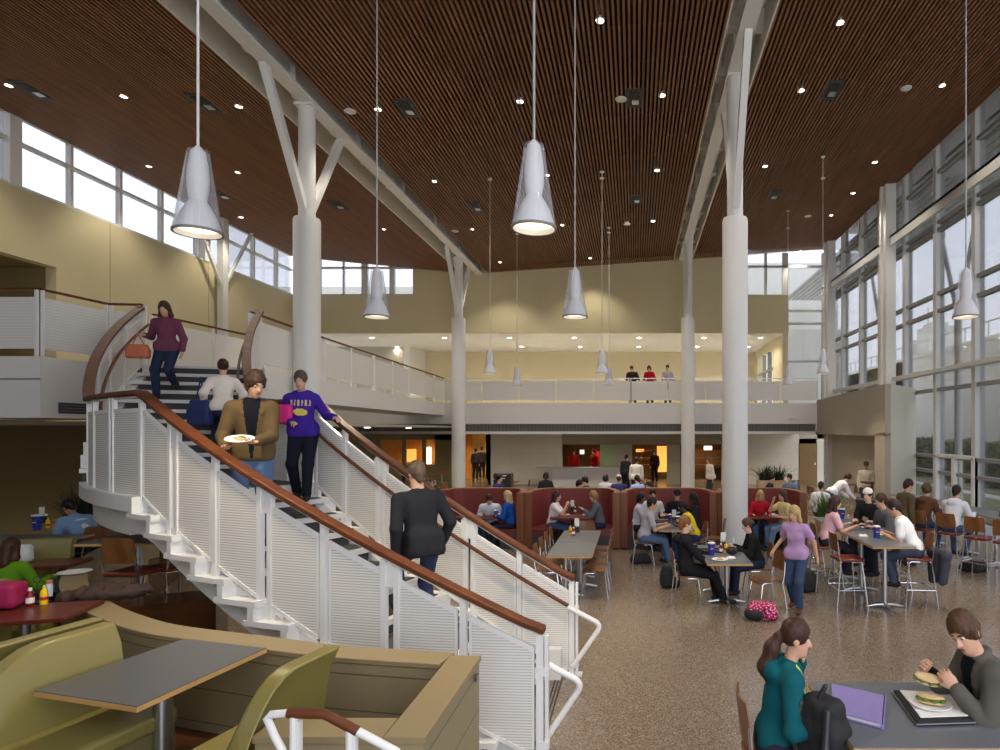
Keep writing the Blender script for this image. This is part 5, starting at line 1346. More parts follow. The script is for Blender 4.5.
PE['pink'] = person('woman with long brown hair in a pink shirt on a bar stool', (3.36, 11.25), (1, .05), 'sit', vox=.014, f=True, h=1.64, seat=.785, top=(230, 184, 192), bottom=(50, 50, 64), hair=(72, 48, 40), style='messy_long', sleeve='short', lean=16, rh=(.16, .42, 1.12), lh=(-.16, .42, 1.12), lf=(-.1, .34, .34), rf=(.1, .34, .34))
PE['capman'] = person('smiling man in a white cap and black T-shirt with white print at the high table', (4.46, 12.1), (-.72, -.69), 'sit', vox=.015, h=1.74, seat=.785, top=(34, 34, 38), bottom=(60, 60, 66), hair=(60, 44, 34), style='short', cap=(232, 230, 224), skin_='fair', lean=10, sleeve='short', rh=(.12, .42, 1.12), lh=(-.2, .38, 1.12), lf=(-.1, .34, .34), rf=(.1, .34, .34),
                      toppaint=lambda tp, R, s: [(in_ell(tp(.04, .13, .26), V3(.075, .08, .05) * s, R), (214, 212, 206))])
PE['darkman'] = person('dark-haired man in a grey shirt mostly hidden behind the white T-shirt', (4.48, 11.2), (-1, -.1), 'sit', vox=.016, h=1.74, seat=.785, top=(96, 98, 104), bottom=(50, 54, 66), hair=(74, 50, 36), style='short', lean=16, rh=(.16, .40, 1.12), lh=(-.16, .40, 1.12), lf=(-.1, .34, .34), rf=(.1, .34, .34))
PE['tee'] = person('man in a white T-shirt leaning on the high table, seen from behind', (4.48, 10.22), (-.86, .5), 'sit', vox=.012, h=1.80, seat=.785, top=(240, 240, 240), bottom=(66, 74, 92), hair=(60, 44, 34), style='short', sleeve='short', lean=26, rh=(.10, .46, 1.12), lh=(-.18, .42, 1.12), lf=(-.12, .30, .36), rf=(.12, .32, .30), pitch=20)
PE['packman'] = person('man in an olive jacket standing with a red and grey backpack', (5.57, 13.3), (.95, .2), 'stand', vox=.016, h=1.76, top=(92, 80, 58), bottom=(70, 76, 90), hair=(58, 42, 32), style='short', pitch=16)
PE['curly'] = person('person with curly hair in a brown hoodie at the window table, from behind', (5.95, 13.25), wd, 'sit', vox=.016, h=1.70, seat=.785, top=(104, 70, 52), bottom=(62, 76, 108), hair=(104, 78, 50), style='curly', hood=True, lean=16, rh=(.16, .42, 1.12), lh=(-.16, .42, 1.12), lf=(-.1, .34, .34), rf=(.1, .34, .34))
PE['whood'] = person('person in a white hoodie using a laptop at the window table', (6.27, 12.70), wd, 'sit', vox=.015, h=1.76, seat=.785, top=(222, 222, 228), bottom=(78, 92, 124), hair=(46, 32, 26), style='short', hood=True, lean=20, rh=(.22, .48, 1.12), lh=(-.10, .46, 1.12), lf=(-.1, .34, .34), rf=(.1, .34, .34))
# booths
b_ = dict(pose='sit', vox=.018, seat=.47)
person('man in a grey T-shirt and jeans on a chair at the crowded booth', (.18, 13.45), (1, .05), 'sit', vox=.015, h=1.78, top=(176, 172, 178), bottom=(88, 108, 142), hair=(48, 38, 34), style='short', sleeve='short', lean=16, rh=(.16, .46, .80), lh=(-.14, .42, .80), rf=(.12, .52, .07), lf=(-.12, .44, .07))
person('person in a yellow T-shirt sitting with their back to the empty chair', (1.28, 13.6), (-1, .2), 'sit', vox=.015, h=1.66, top=(238, 206, 40), bottom=(44, 62, 100), hair=(40, 30, 26), style='short', skin_='dark', sleeve='short', lean=24, rh=(.16, .42, .80), lh=(-.16, .42, .80), pitch=20)
person('woman with long black hair at the right side of the crowded booth', (1.44, 14.95), (-1, -.1), f=True, h=1.64, top=(40, 40, 44), bottom=(40, 44, 60), hair=(22, 18, 18), style='long', skin_='dark', **b_)
person('man in a black cap and black T-shirt at the back of the crowded booth', (1.02, 15.55), (-.05, -1), h=1.72, top=(34, 32, 38), bottom=(40, 44, 60), hair=(60, 46, 38), style='short', cap=(38, 36, 40), hat=True, sleeve='short', lean=12, pitch=16, toppaint=lambda tp, R, s: [(in_ell(tp(0, .13, .28), V3(.07, .08, .03) * s, R), (196, 200, 214))], **b_)
person('man with glasses and a white patterned shirt at the back of the crowded booth', (.41, 15.55), (.1, -1), h=1.72, top=(214, 214, 206), bottom=(40, 44, 60), hair=(30, 26, 26), style='short', glasses=True, lean=12, **b_)
person('woman in a pale grey top at the left side of the crowded booth', (.03, 14.95), (1, -.1), f=True, h=1.64, top=(190, 190, 200), bottom=(40, 44, 60), hair=(30, 24, 24), style='bob', skin_='brown', lean=10, rh=(.1, .30, .95), **b_)
person('woman in a white blouse at the left of the second booth, hands raised', (-1.98, 15.3), (1, -.05), f=True, h=1.66, top=(236, 224, 226), bottom=(66, 84, 120), hair=(74, 52, 42), style='long', sleeve='short', lean=10, rh=(.12, .36, 1.02), lh=(-.12, .36, .98), **b_)
person('person in a grey sweater with short blond hair at the right of the second booth', (-.82, 15.3), (-1, -.05), f=True, h=1.68, top=(96, 98, 106), bottom=(40, 50, 80), hair=(172, 136, 84), style='bob', lean=14, rh=(.12, .44, .90), lh=(-.12, .40, .90), pitch=14, **b_)
person('person in a white shirt bent over the table in the first booth', (-3.5, 15.55), (.1, -1), h=1.70, top=(214, 220, 232), bottom=(50, 56, 70), hair=(60, 42, 34), style='short', lean=28, pitch=34, **b_)
person('blonde woman in a blue jacket at the right of the first booth', (-2.95, 15.3), (-1, .3), f=True, h=1.66, top=(34, 84, 176), bottom=(46, 50, 60), hair=(218, 192, 138), style='long', lean=10, **b_)
person('blonde woman in a red top at the back of the booth right of the column', (3.03, 15.6), (-.05, -1), f=True, h=1.68, top=(186, 34, 48), bottom=(70, 96, 140), hair=(212, 178, 116), style='long', lean=12, pitch=16, **b_)
person('man in a pale yellow shirt, hand raised, at the right end of the last booth', (3.56, 15.15), (-1, -.35), h=1.72, top=(222, 200, 140), bottom=(112, 132, 160), hair=(84, 64, 50), style='messy_long', sleeve='short', lean=6, rh=(.12, .26, 1.12), lh=(-.2, .3, .78), lf=(-.14, .50, .07), rf=(.0, .46, .07), **b_)
# beyond the booths
far = dict(vox=.028, fingers=False, eyes=False)
def fx(px, Y): return (px - PX) * Y / F
for px, Y, fw_, kw, lb in (
    (497, 20.6, (1, -.4), dict(top=(44, 50, 100), hair=(30, 26, 26)), 'seated person in dark blue beside the black bin behind the first booth'),
    (546, 21.8, (.1, -1), dict(top=(36, 36, 44), hair=(24, 20, 20), skin_='dark', style='bob', f=True), 'seated woman in black facing the viewer before the block wall'),
    (576, 18.4, (1, .2), dict(top=(44, 44, 48), hair=(30, 24, 22)), 'seated person in black seen just over the second booth, left of two'),
    (588, 19.6, (-1, .2), dict(top=(52, 54, 58), hair=(28, 24, 24)), 'seated person in charcoal seen just over the second booth, right of two'),
    (605, 20.6, (.2, 1), dict(top=(188, 188, 196), hair=(40, 32, 30), style='bob', f=True), 'seated woman in light grey with dark hair behind the second booth'),
    (619, 20.3, (-.1, 1), dict(top=(44, 54, 98), cap=(214, 170, 190)), 'seated person in a pink cap and navy top behind the booths'),
    (639, 20.2, (-.6, .8), dict(top=(150, 176, 220), hair=(50, 40, 36)), 'seated person in a blue and white striped shirt behind the crowded booth'),
    (652, 18.0, (-.8, -.5), dict(top=(90, 80, 80), hair=(70, 52, 42)), 'seated person facing left behind the crowded booth'),
    (766, 21.0, (.9, -.3), dict(top=(38, 46, 70), hair=(30, 26, 24), lean=18), 'seated person in dark navy behind the booth right of the column'),
    (791, 20.8, (-.6, -.7), dict(top=(98, 116, 142), hair=(36, 30, 28)), 'seated person in blue-grey behind the last booth'),
    (820, 17.6, (.5, .8), dict(top=(236, 236, 240), hair=(60, 44, 36)), 'seated person in white behind the planter')):
    d = dict(far); d.update(kw); person(lb, (fx(px, Y), Y), fw_, 'sit', bottom=(44, 46, 58), **d)
for px, Y, fw_, kw, lb in (
    (625, 27.5, (.6, .8), dict(top=(46, 42, 48), hair=(30, 26, 26), bottom=(40, 40, 48)), 'standing person in black at the serving counter'),
    (636, 24.5, (.3, 1), dict(top=(222, 216, 206), hair=(40, 32, 30), bottom=(66, 62, 64), h=1.74), 'standing person in a white shirt at the serving counter'),
    (711, 25.2, (-.7, -.3), dict(top=(226, 214, 206), hair=(120, 96, 70), bottom=(60, 58, 66), f=True, style='long'), 'woman in white standing between the two right columns'),
    (866, 21.5, (-.3, -1), dict(top=(226, 220, 200), hair=(60, 44, 34), cap=(96, 72, 50), hat=True, bottom=(60, 66, 90)), 'host in a cap and cream shirt standing at the vestibule'),
    (831, 18.9, (1, .15), dict(top=(240, 240, 244), hair=(60, 44, 36), bottom=(36, 40, 56), lean=52, lh=(-.16, .62, .78), rh=(.16, .66, .78), pitch=30), 'man in a white shirt bending over a brown table'),
    (574, 34.2, (.1, -1), dict(top=(176, 28, 30), hair=(40, 30, 28), cap=(150, 30, 30)), 'server in red behind the left serving counter'),
    (595, 34.6, (-.6, -.6), dict(top=(168, 30, 30), hair=(40, 30, 28), cap=(150, 30, 30)), 'server in red farther right behind the serving counter'),
    (655, 34.2, (-.5, -1), dict(top=(60, 40, 44), hair=(30, 26, 26), bottom=(30, 30, 36)), 'dark-clothed person in the orange lit serving opening'),
    (475, 36.5, (.3, 1), dict(top=(38, 34, 46), hair=(20, 18, 18), bottom=(30, 30, 36)), 'dark figure in the corridor opening, shorter of two'),
    (482, 36.8, (-.3, 1), dict(top=(44, 36, 52), hair=(20, 18, 18), bottom=(30, 30, 36), h=1.8), 'dark figure in the corridor opening, taller of two')):
    d = dict(far); d.update(kw); person(lb, (fx(px, Y), Y), fw_, 'stand', **d)
for px, kw, lb in ((633, dict(top=(60, 50, 46), hair=(36, 28, 26), lean=24, pitch=24), 'person in dark clothes leaning on the gallery railing, leftmost of three'), (650, dict(top=(190, 30, 40), hair=(60, 40, 32), lean=20, pitch=20, f=True, style='bob'), 'person in red leaning on the gallery railing'),
                   (668, dict(top=(186, 176, 182), hair=(50, 38, 32), lean=10), 'person in pale grey standing at the gallery railing, rightmost of three')):
    d = dict(far); d['vox'] = .022; d.update(kw); person(lb, (fx(px, 29.05), 29.05), (-.2, -1), 'stand', z=4.0, lh=(-.18, .30, 1.12), rh=(.18, .30, 1.12), bottom=(40, 42, 56), **d)
# left side
p = onz(88, 548, .95)
person('person in a light blue printed T-shirt bent over the table at the left', (p.x, p.y), (-.95, .3), 'sit', z=ZP, vox=.014, h=1.76, top=(132, 164, 198), bottom=(50, 56, 70), hair=(36, 28, 26), style='short', sleeve='short', lean=38, pitch=30, skin_='tan', rh=(.2, .48, .80), lh=(-.16, .50, .80),
       toppaint=lambda tp, R, s: [(in_ell(tp(.0, -.11, .26), V3(.05, .06, .04) * s, R), (222, 226, 230)), (in_ell(tp(0, -.11, .38), V3(.09, .06, .014) * s, R), (214, 220, 226))])
p = onz(6, 566, 1.30)
person('person with brown hair and a bright green top seen from behind at the left edge', (p.x, p.y), (-.1, 1), 'sit', z=ZP - .02, seat=.36, vox=.014, f=True, h=1.52, top=(96, 146, 30), bottom=(50, 50, 60), hair=(78, 48, 30), style='long', lean=6)
# ------------------------------------------------------------------ things on tables, bags, plants, bins
mat('ketchup', srgb(120, 16, 16), .3); mat('mustard', srgb(240, 202, 20), .35); mat('cup_blue', srgb(28, 60, 150), .4); mat('cup_red', srgb(190, 30, 40), .4)
mat('leaf_green', srgb(86, 112, 46), .6, var=.35, scale=9); mat('leaf_dark', srgb(34, 44, 24), .6, var=.4, scale=9); mat('pot_tan', srgb(198, 170, 134), .7)
mat('bread', srgb(206, 176, 128), .8, var=.15, scale=30); mat('salad', srgb(84, 116, 40), .6, var=.5, scale=40)
mat('bag_black', srgb(30, 29, 32), .75, var=.2, scale=20, bump=.3, bscale=50); mat('bag_orange', srgb(196, 108, 76), .55); mat('bag_blue', srgb(36, 50, 104), .7); mat('bag_pink', srgb(214, 30, 124), .6)
mat('bag_red', srgb(150, 28, 44), .6); mat('bag_grey', srgb(128, 130, 136), .6); mat('jacket_brown', srgb(62, 44, 36), .8, var=.2, scale=12, bump=.4, bscale=14); mat('magenta', srgb(150, 12, 74), .7)
mat('water_glass', srgb(190, 205, 220), .1); mat('laptop_grey', srgb(150, 152, 156), .35, .6); mat('screen_dark', srgb(60, 66, 58), .2); mat('tray_dark', srgb(44, 34, 32), .45)
m = mat('pink_print', srgb(226, 40, 116), .7); N, L, bs = nodes(m); vo = N.new('ShaderNodeTexVoronoi'); vo.inputs['Scale'].default_value = 34
tc = N.new('ShaderNodeTexCoord'); L.new(tc.outputs['Object'], vo.inputs['Vector']); cr = N.new('ShaderNodeValToRGB'); e_ = cr.color_ramp.elements
cr.color_ramp.interpolation = 'CONSTANT'; e_[0].color = (*srgb(236, 196, 214), 1); e_[1].position = .3; e_[1].color = (*srgb(190, 20, 96), 1); x = e_.new(.62); x.color = (*srgb(40, 20, 34), 1)
L.new(vo.outputs['Distance'], cr.inputs[0]); L.new(cr.outputs[0], bs.inputs['Base Color'])
m = mat('binder_purple', srgb(146, 132, 192), .26, var=.12, scale=9)

def ketchup(p, label):
    r = thing('ketchup_bottle', label, 'bottle', p); b = MB(); b.lathe([(.028, 0), (.032, .01), (.032, .09), (.02, .125), (.014, .14)], n=14); b.build('bottle', 'ketchup', r, smooth=True)
    b = MB(); b.lathe([(.0325, .03), (.0325, .08)], n=14, close=False); b.build('paper_label', 'paper_white', r, smooth=True); b = MB(); b.lathe([(.016, .138), (.016, .165), (.001, .165)], n=12, close=False); b.build('cap', 'paper_white', r, smooth=True); return r
def mustard(p, label):
    r = thing('mustard_bottle', label, 'bottle', p); b = MB(); b.lathe([(.03, 0), (.031, .1), (.026, .125), (.01, .135)], n=14); b.build('bottle', 'mustard', r, smooth=True)
    b = MB(); b.lathe([(.014, .132), (.006, .175), (.001, .176)], n=10, close=False); b.build('nozzle', 'mustard', r, smooth=True)
    b = MB(); b.lathe([(.0315, .04), (.0315, .07)], n=14, close=False); b.build('paper_label', 'cup_red', r, smooth=True); return r
def cup(p, label, s=1.0):
    r = thing('soda_cup', label, 'cup', p); b = MB(); b.lathe([(.032 * s, 0), (.044 * s, .14 * s)], n=18); b.build('body', 'cup_blue', r, smooth=True)
    b = MB(); b.lathe([(.046 * s, .14 * s), (.046 * s, .152 * s), (.03 * s, .156 * s), (.001, .156 * s)], n=18, close=False); b.build('lid', 'paper_white', r, smooth=True)
    b = MB()
    for q, (z0, z1, mm) in enumerate(((.055, .075, 0), (.075, .082, 1), (.082, .1, 2))):
        rr = lambda z: (.032 + .012 * z / .14) * s + .0008
        for k in range(5):
            a0 = -PI / 2 - .5 + k * .2; a1 = a0 + .2
            b.add([(rr(z0) * math.cos(a0), rr(z0) * math.sin(a0), z0 * s), (rr(z0) * math.cos(a1), rr(z0) * math.sin(a1), z0 * s), (rr(z1) * math.cos(a1), rr(z1) * math.sin(a1), z1 * s), (rr(z1) * math.cos(a0), rr(z1) * math.sin(a0), z1 * s)], [(0, 1, 2, 3)], mm)
    b.build('emblem', ['cup_blue', 'paper_white', 'cup_red'], r); return r
def caddy(p, label):
    r = thing('napkin_caddy', label, 'caddy', p); b = MB(); b.box((0, 0, .06), (.1, .08, .12)); b.build('box', 'plastic_black', r, bevel=.006)
    b = MB(); b.box((0, 0, .135), (.085, .05, .04)); b.build('napkins', 'paper_white', r)
    b = MB(); b.box((0, -.041, .22), (.09, .006, .12)); b.tube([(0, -.041, .1), (0, -.041, .18)], .004, 6); b.build('card', 'paper_white', r); return r
def plate(p, label, food=True, r_=.12):
    r = thing('paper_plate', label, 'plate', p); b = MB(); b.lathe([(.001, .004), (r_ * .7, .004), (r_, .018), (r_ * 1.01, .014), (r_ * .7, 0), (.001, 0)], n=24, close=False); b.build('dish', 'paper_white', r, smooth=True)
    if food:
        b = MB()
        for k in range(7):
            an = k * 2.4; rr = r_ * .12 * math.sqrt(k); b.ball((rr * math.cos(an), rr * math.sin(an), .018), (.03, .024, .016), 8, k % 3 == 0)
        b.build('food', ['bread', 'salad'], r, smooth=True)
    return r
def tray(p, label, rz=0, sx=.38, sy=.28):
    r = thing('food_tray', label, 'tray', p, rz); b = MB(); b.box((0, 0, .006), (sx, sy, .012)); b.build('base', 'tray_dark', r, bevel=.004)
    b = MB()
    for (cx_, cy_, wx, wy) in ((0, sy / 2, sx, .012), (0, -sy / 2, sx, .012), (sx / 2, 0, .012, sy), (-sx / 2, 0, .012, sy)): b.box((cx_, cy_, .014), (wx, wy, .022))
    b.build('rim', 'tray_dark', r); return r
def wrapper(p, label, s=1.0, seed=0):
    rg = np.random.default_rng(seed); b = MB(); rows = []
    for i in range(6): rows.append([(-.07 * s + .028 * s * i, -.05 * s + .025 * s * j, .008 + .03 * s * rg.random() * (1 if 0 < i < 5 and 0 < j < 4 else .1)) for j in range(5)])
    b.sheet(rows); lo = [[(x, y, .0) for x, y, z in r] for r in rows]; b.sheet(lo)
    for A_, B__ in ((rows[0], lo[0]), (rows[-1], lo[-1]), ([r[0] for r in rows], [r[0] for r in lo]), ([r[-1] for r in rows], [r[-1] for r in lo])):
        b.sheet([A_, B__])
    o = b.build('food_wrapper', 'paper_white', smooth=True); o.location = p; return tag(o, label, 'wrapper')
def sdf_thing(name, label, cat, loc, rz, parts, vox=.012):
    r = thing(name, label, cat, loc, rz)
    for nm, fld, mt, nz in parts: sdf_obj(nm, fld, [mt], r, noise=nz, nfreq=30)
    return r
def bag_field(w, d, h, vox, lean_=0.0, taper=.85):
    f = Field(vox); q_ = min(w, d, h); f.rbox((0, 0, h * .34), (w / 2, d / 2, h * .34), q_ * .28, k=.05).rbox((0, lean_ * .6, h * .72), (w / 2 * taper, d / 2 * taper, h * .26), q_ * .34, k=.06)
    f.p.append(('h', V3(0, 0, .004), V3(0, 0, 1), 0, 0, .01, True)); return f
TZ = .751; HZ = 1.051
# front table
r = thing('binder', 'shiny purple ring binder lying on the front table', 'binder', (1.52, 4.12, HZ + .003), .0)
c4 = [onz(832, 684, 1.08), onz(885, 696, 1.08), onz(883, 725, 1.08), onz(831, 711, 1.08)]
o_ = Vector((1.52, 4.12, 0)); q4 = [(p.x - o_.x, p.y - o_.y) for p in c4]
b = MB(); b.prism([(x * 1.0, y) for x, y in q4], .026, .030); b.prism(q4, 0, .004); b.build('cover', 'binder_purple', r)
b = MB(); b.prism([(x * .96, y * .96) for x, y in q4], .004, .026); b.build('pages', 'paper_white', r)
b = MB(); b.beam((*q4[1], .015), (*q4[2], .015), .012, .03); b.build('spine', 'binder_purple', r)
r = thing('portfolio_case', 'black zipped case under the paper plate on the front table', 'case', (0, 0, HZ))
c4 = [onz(893, 687, 1.1), onz(950, 690, 1.1), onz(975, 717, 1.1), onz(917, 719, 1.1)]
b = MB(); b.prism([(p.x, p.y) for p in c4], 0.001, .034); b.build('body', 'bag_black', r, bevel=.01)
b = MB(); b.solid([(p.x, p.y) for p in c4 + c4[:1]], .006, .014, .02); b.build('zip', 'satin_steel', r)
c = sum((p.x for p in c4)) / 4, sum((p.y for p in c4)) / 4
b = MB(); b.prism([((p.x - c[0]) * .84 + c[0] + .01, (p.y - c[1]) * .84 + c[1] + .01) for p in c4], HZ + .035, HZ + .041); tag(b.build('paper_sheet', 'paper_white'), 'sheet of paper between the black case and the plate', 'paper')
pl = onz(930, 702, 1.11); pl = plate((pl.x, pl.y, HZ + .042), 'oval paper plate with half a sandwich on the front table', False, .125)
def sandwich(name, label, loc, R, parent=None):
    f1 = Field(.007); f1.ell((0, 0, 0), (.085, .038, .012)); f2 = Field(.007); f2.ell((0, 0, .034), (.085, .038, .014)); f3 = Field(.006)
    for k in range(9): f3.ell((-.07 + .0175 * k, .012 * math.sin(k * 2.1), .017 + .004 * math.sin(k)), (.018, .034, .011), k=.008)
    r = parent or thing(name, label, 'sandwich', loc)
    for nm, f_, mt, nz in (('bread_slice', f1, 'bread', .002), ('bread_slice', f2, 'bread', .002), ('filling', f3, 'salad', .003)): sdf_obj(nm, f_, [mt], r, noise=nz, nfreq=120)
    r.rotation_euler = R; return r
sandwich('sandwich', 'half sandwich lying on the oval plate', Vector(pl.location) + Vector((.0, -.01, .022)), (0, 0, -.45))
e1 = to_world(PE['eater'], (PE['eater']['lh'] + PE['eater']['rh']) / 2 + V3(-.0, .09, -.01))
sandwich('sandwich', 'sandwich with green filling held in the young man\'s hands', e1, (.5, .15, -.35))
# backpack on the girl's lap
f1 = bag_field(.30, .20, .46, .012); f2 = Field(.012); f2.ell((0, .09, .2), (.11, .05, .12)); f3 = Field(.01)
for s_ in (-1, 1): f3.cone((s_ * .09, -.09, .40), (s_ * .11, -.14, .2), .022, .022).cone((s_ * .11, -.14, .2), (s_ * .1, -.09, .06), .02, .018)
f3.cone((0, -.04, .44), (0.03, -.02, .52), .018, .015)
sdf_thing('backpack', 'black backpack standing on the teal girl\'s lap against the table', 'backpack', (1.10, 3.74, .80), -.9, (('body', f1, 'bag_black', .006), ('front_pocket', f2, 'bag_black', .004), ('strap', f3, 'plastic_black', 0)))
# pink bag on the floor by the middle table
q = onz(762, 612, .1); f1 = bag_field(.46, .30, .26, .012); f2 = Field(.012); f2.ell((-.1, -.06, .09), (.17, .12, .10)); f2.p.append(('h', V3(0, 0, .004), V3(0, 0, 1), 0, 0, .01, True))
sdf_thing('backpack', 'pink patterned backpack lying on the floor before the pulled-out chair', 'backpack', (q.x, q.y, 0), -.1, (('body', f1, 'pink_print', .006), ('base', f2, 'bag_black', .004)))
f1 = bag_field(.32, .26, .40, .016); f2 = Field(.012); f2.cone((.05, -.05, .38), (.2, -.12, .36), .016, .016).cone((.2, -.12, .36), (.24, -.12, .2), .016, .014)
sdf_thing('shoulder_bag', 'black shoulder bag on the floor behind the woman in lilac', 'bag', (2.98, 11.1, 0), .3, (('body', f1, 'bag_black', .006), ('strap', f2, 'bag_grey', 0)))
f1 = bag_field(.5, .4, .18, .02); sdf_thing('duffel_bag', 'flat black bag on the floor under the window stools', 'bag', (6.75, 12.75, 0), .6, (('body', f1, 'bag_black', .01),))
f1 = bag_field(.42, .3, .2, .02); sdf_thing('duffel_bag', 'dark bag on the floor under the man in the grey T-shirt', 'bag', (.12, 13.5, 0), .2, (('body', f1, 'bag_black', .01),))
f1 = bag_field(.34, .3, .44, .02); sdf_thing('shoulder_bag', 'black bag standing on the floor behind the red-haired man\'s chair', 'bag', (.62, 11.4, 0), .2, (('body', f1, 'bag_black', .006),))
# jacket hung on the white T-shirt man's stool
f1 = Field(.016); f1.cone((-.18, 0, .34), (.18, 0, .36), .07, .07).cone((-.16, 0, .30), (-.12, .02, -.08), .08, .07, k=.06).cone((.16, 0, .30), (.12, .02, -.10), .08, .07, k=.06).cone((0, 0, .3), (0, 0, -.04), .09, .09, k=.06)
sdf_thing('draped_jacket', 'dark grey jacket hanging from the stool behind the white T-shirt', 'jacket', (4.80, 10.10, .52), 1.75, (('cloth', f1, cmat((70, 72, 82)), .008),))
# bags carried on the stair
w_ = lambda k, v: to_world(PE[k], v)
p = w_('plum', PE['plum']['rh']); f1 = bag_field(.34, .16, .24, .012); f2 = Field(.01); f2.cone((-.1, 0, .2), (0, 0, .4), .011, .011).cone((0, 0, .4), (.1, 0, .2), .011, .011)
sdf_thing('handbag', 'orange leather handbag carried by the woman in plum', 'handbag', p + Vector((-.02, -.10, -.40)), .2, (('body', f1, 'bag_orange', .004), ('handle', f2, 'bag_orange', 0)))
p = w_('white_back', PE['white_back']['lh']); f1 = bag_field(.38, .14, .40, .012); f2 = Field(.01); f2.cone((-.08, 0, .34), (-.03, .04, .72), .011, .011).cone((-.03, .04, .72), (.1, 0, .34), .011, .011)
sdf_thing('handbag', 'blue shoulder bag of the woman in white on the stair', 'handbag', p + Vector((-.02, -.06, -.34)), -.2, (('body', f1, 'bag_blue', .004), ('strap', f2, 'bag_blue', 0)))
p = w_('purple', V3(.15, .17, 1.06)); f1 = Field(.012); f1.rbox((-.02, 0, 0), (.10, .045, .12), .044); sdf_thing('handbag', 'bright pink bag under the arm of the girl in purple', 'handbag', p, .1, (('body', f1, 'bag_pink', .003),))
p = w_('brown', (PE['brown']['lh'] + PE['brown']['rh']) / 2 + V3(.0, .09, .035)); pl = plate(p, 'paper plate held by the man in the brown jacket', True, .13); pl.rotation_euler = (.25, .1, 0)
f1 = bag_field(.32, .2, .48, .016); f2 = Field(.014); f2.ell((0, .12, .18), (.13, .07, .17))
sdf_thing('backpack', 'red and grey backpack worn by the man in the olive jacket', 'backpack', (5.57 - .26, 13.3 - .06, .92), face_rz(-.95, -.2), (('body', f1, 'bag_red', .005), ('front_pocket', f2, 'bag_grey', .004)))
# middle table
def T_(px, py, z): return onz(px, py, z)
def put(fn, px, py, z, label, **k): q = onz(px, py, z); return fn((q.x, q.y, z), label, **k)
put(cup, 711.5, 555, TZ, 'tall blue soda cup on the middle table', s=1.35)
put(ketchup, 721, 553, TZ, 'ketchup bottle on the middle table'); put(mustard, 726, 552, TZ, 'mustard bottle on the middle table'); put(caddy, 723, 548, TZ, 'black napkin caddy with a card on the middle table')
put(plate, 720, 560, TZ, 'plate of snacks at the near edge of the middle table', r_=.13); put(wrapper, 731, 558, TZ, 'crumpled napkin on the middle table')
q = onz(732, 555, TZ); f1 = Field(.01); f1.ell((0, 0, .07), (.10, .07, .07)); f1.p.append(('h', V3(0, 0, .0), V3(0, 0, 1), 0, 0, .01, True)); sdf_thing('purse', 'small black purse on the middle table', 'purse', (q.x, q.y, TZ), 0, (('body', f1, 'bag_black', .004),))
b = MB(); b.lathe([(.03, 0), (.032, .15), (.012, .19), (.012, .21), (.001, .21)], n=14, close=False); q = onz(734, 548, TZ); o = b.build('water_bottle', 'water_glass', smooth=True); o.location = (q.x, q.y, TZ); tag(o, 'clear water bottle on the middle table', 'bottle')
def laptop(p, label, rz):
    r = thing('laptop', label, 'laptop', p, rz); b = MB(); b.box((0, 0, .009), (.34, .24, .016)); b.build('base', 'laptop_grey', r, bevel=.004)
    R = Matrix.Rotation(-.25, 3, 'X'); b = MB(); b.box((0, .145, .125), (.34, .012, .24), 0, 0, R); l_ = b.build('lid', 'laptop_grey', r, bevel=.003)
    b = MB(); b.box((0, .137, .125), (.31, .004, .21), 0, 0, R); b.build('screen', 'screen_dark', l_); return r
q = onz(703, 550, TZ); tray((q.x + .08, q.y - .1, TZ), 'dark tray at the back of the middle table')
# joined grey tables
put(mustard, 570.5, 534, TZ, 'mustard bottle on the joined grey tables'); put(ketchup, 573.5, 535.5, TZ, 'ketchup bottle on the joined grey tables'); put(caddy, 577, 532, TZ, 'napkin caddy on the joined grey tables')
# booths
put(plate, 565, 515, TZ, 'white plate before the woman in the white blouse'); put(ketchup, 575, 513, TZ, 'bottle in the middle of the second booth table'); put(wrapper, 587, 515, TZ, 'white wrapper before the person in grey', s=1.6, seed=3); put(caddy, 572.5, 511, TZ, 'napkin caddy on the second booth table')
for i, (px, py, fn, lb) in enumerate(((668, 514, mustard, 'mustard bottle on the crowded booth table'), (664, 517, ketchup, 'ketchup bottle on the crowded booth table'), (673, 514, wrapper, 'white food wrapper at the back of the crowded table'), (678, 517, wrapper, 'white food wrapper at the right of the crowded table'),
     (670, 521, cup, 'blue cup on the crowded booth table'), (661, 522, tray, 'dark food tray on the crowded booth table'), (683, 521, plate, 'plate at the right of the crowded table'), (674, 522, caddy, 'napkin caddy on the crowded table'))):
    put(fn, px, py, TZ, lb)
put(mustard, 758, 513.5, TZ, 'mustard bottle on the table of the woman in red'); put(caddy, 755, 512.5, TZ, 'napkin caddy on the table of the woman in red'); put(wrapper, 764, 514, TZ, 'white wrapper before the woman in red', s=1.8, seed=5); put(wrapper, 774, 515.5, TZ, 'white wrapper in front of the pale yellow shirt', s=1.6, seed=6)
put(tray, 502, 516, TZ, 'dark tray on the first booth table'); put(cup, 496, 516.5, TZ, 'cup beside the tray on the first booth table')
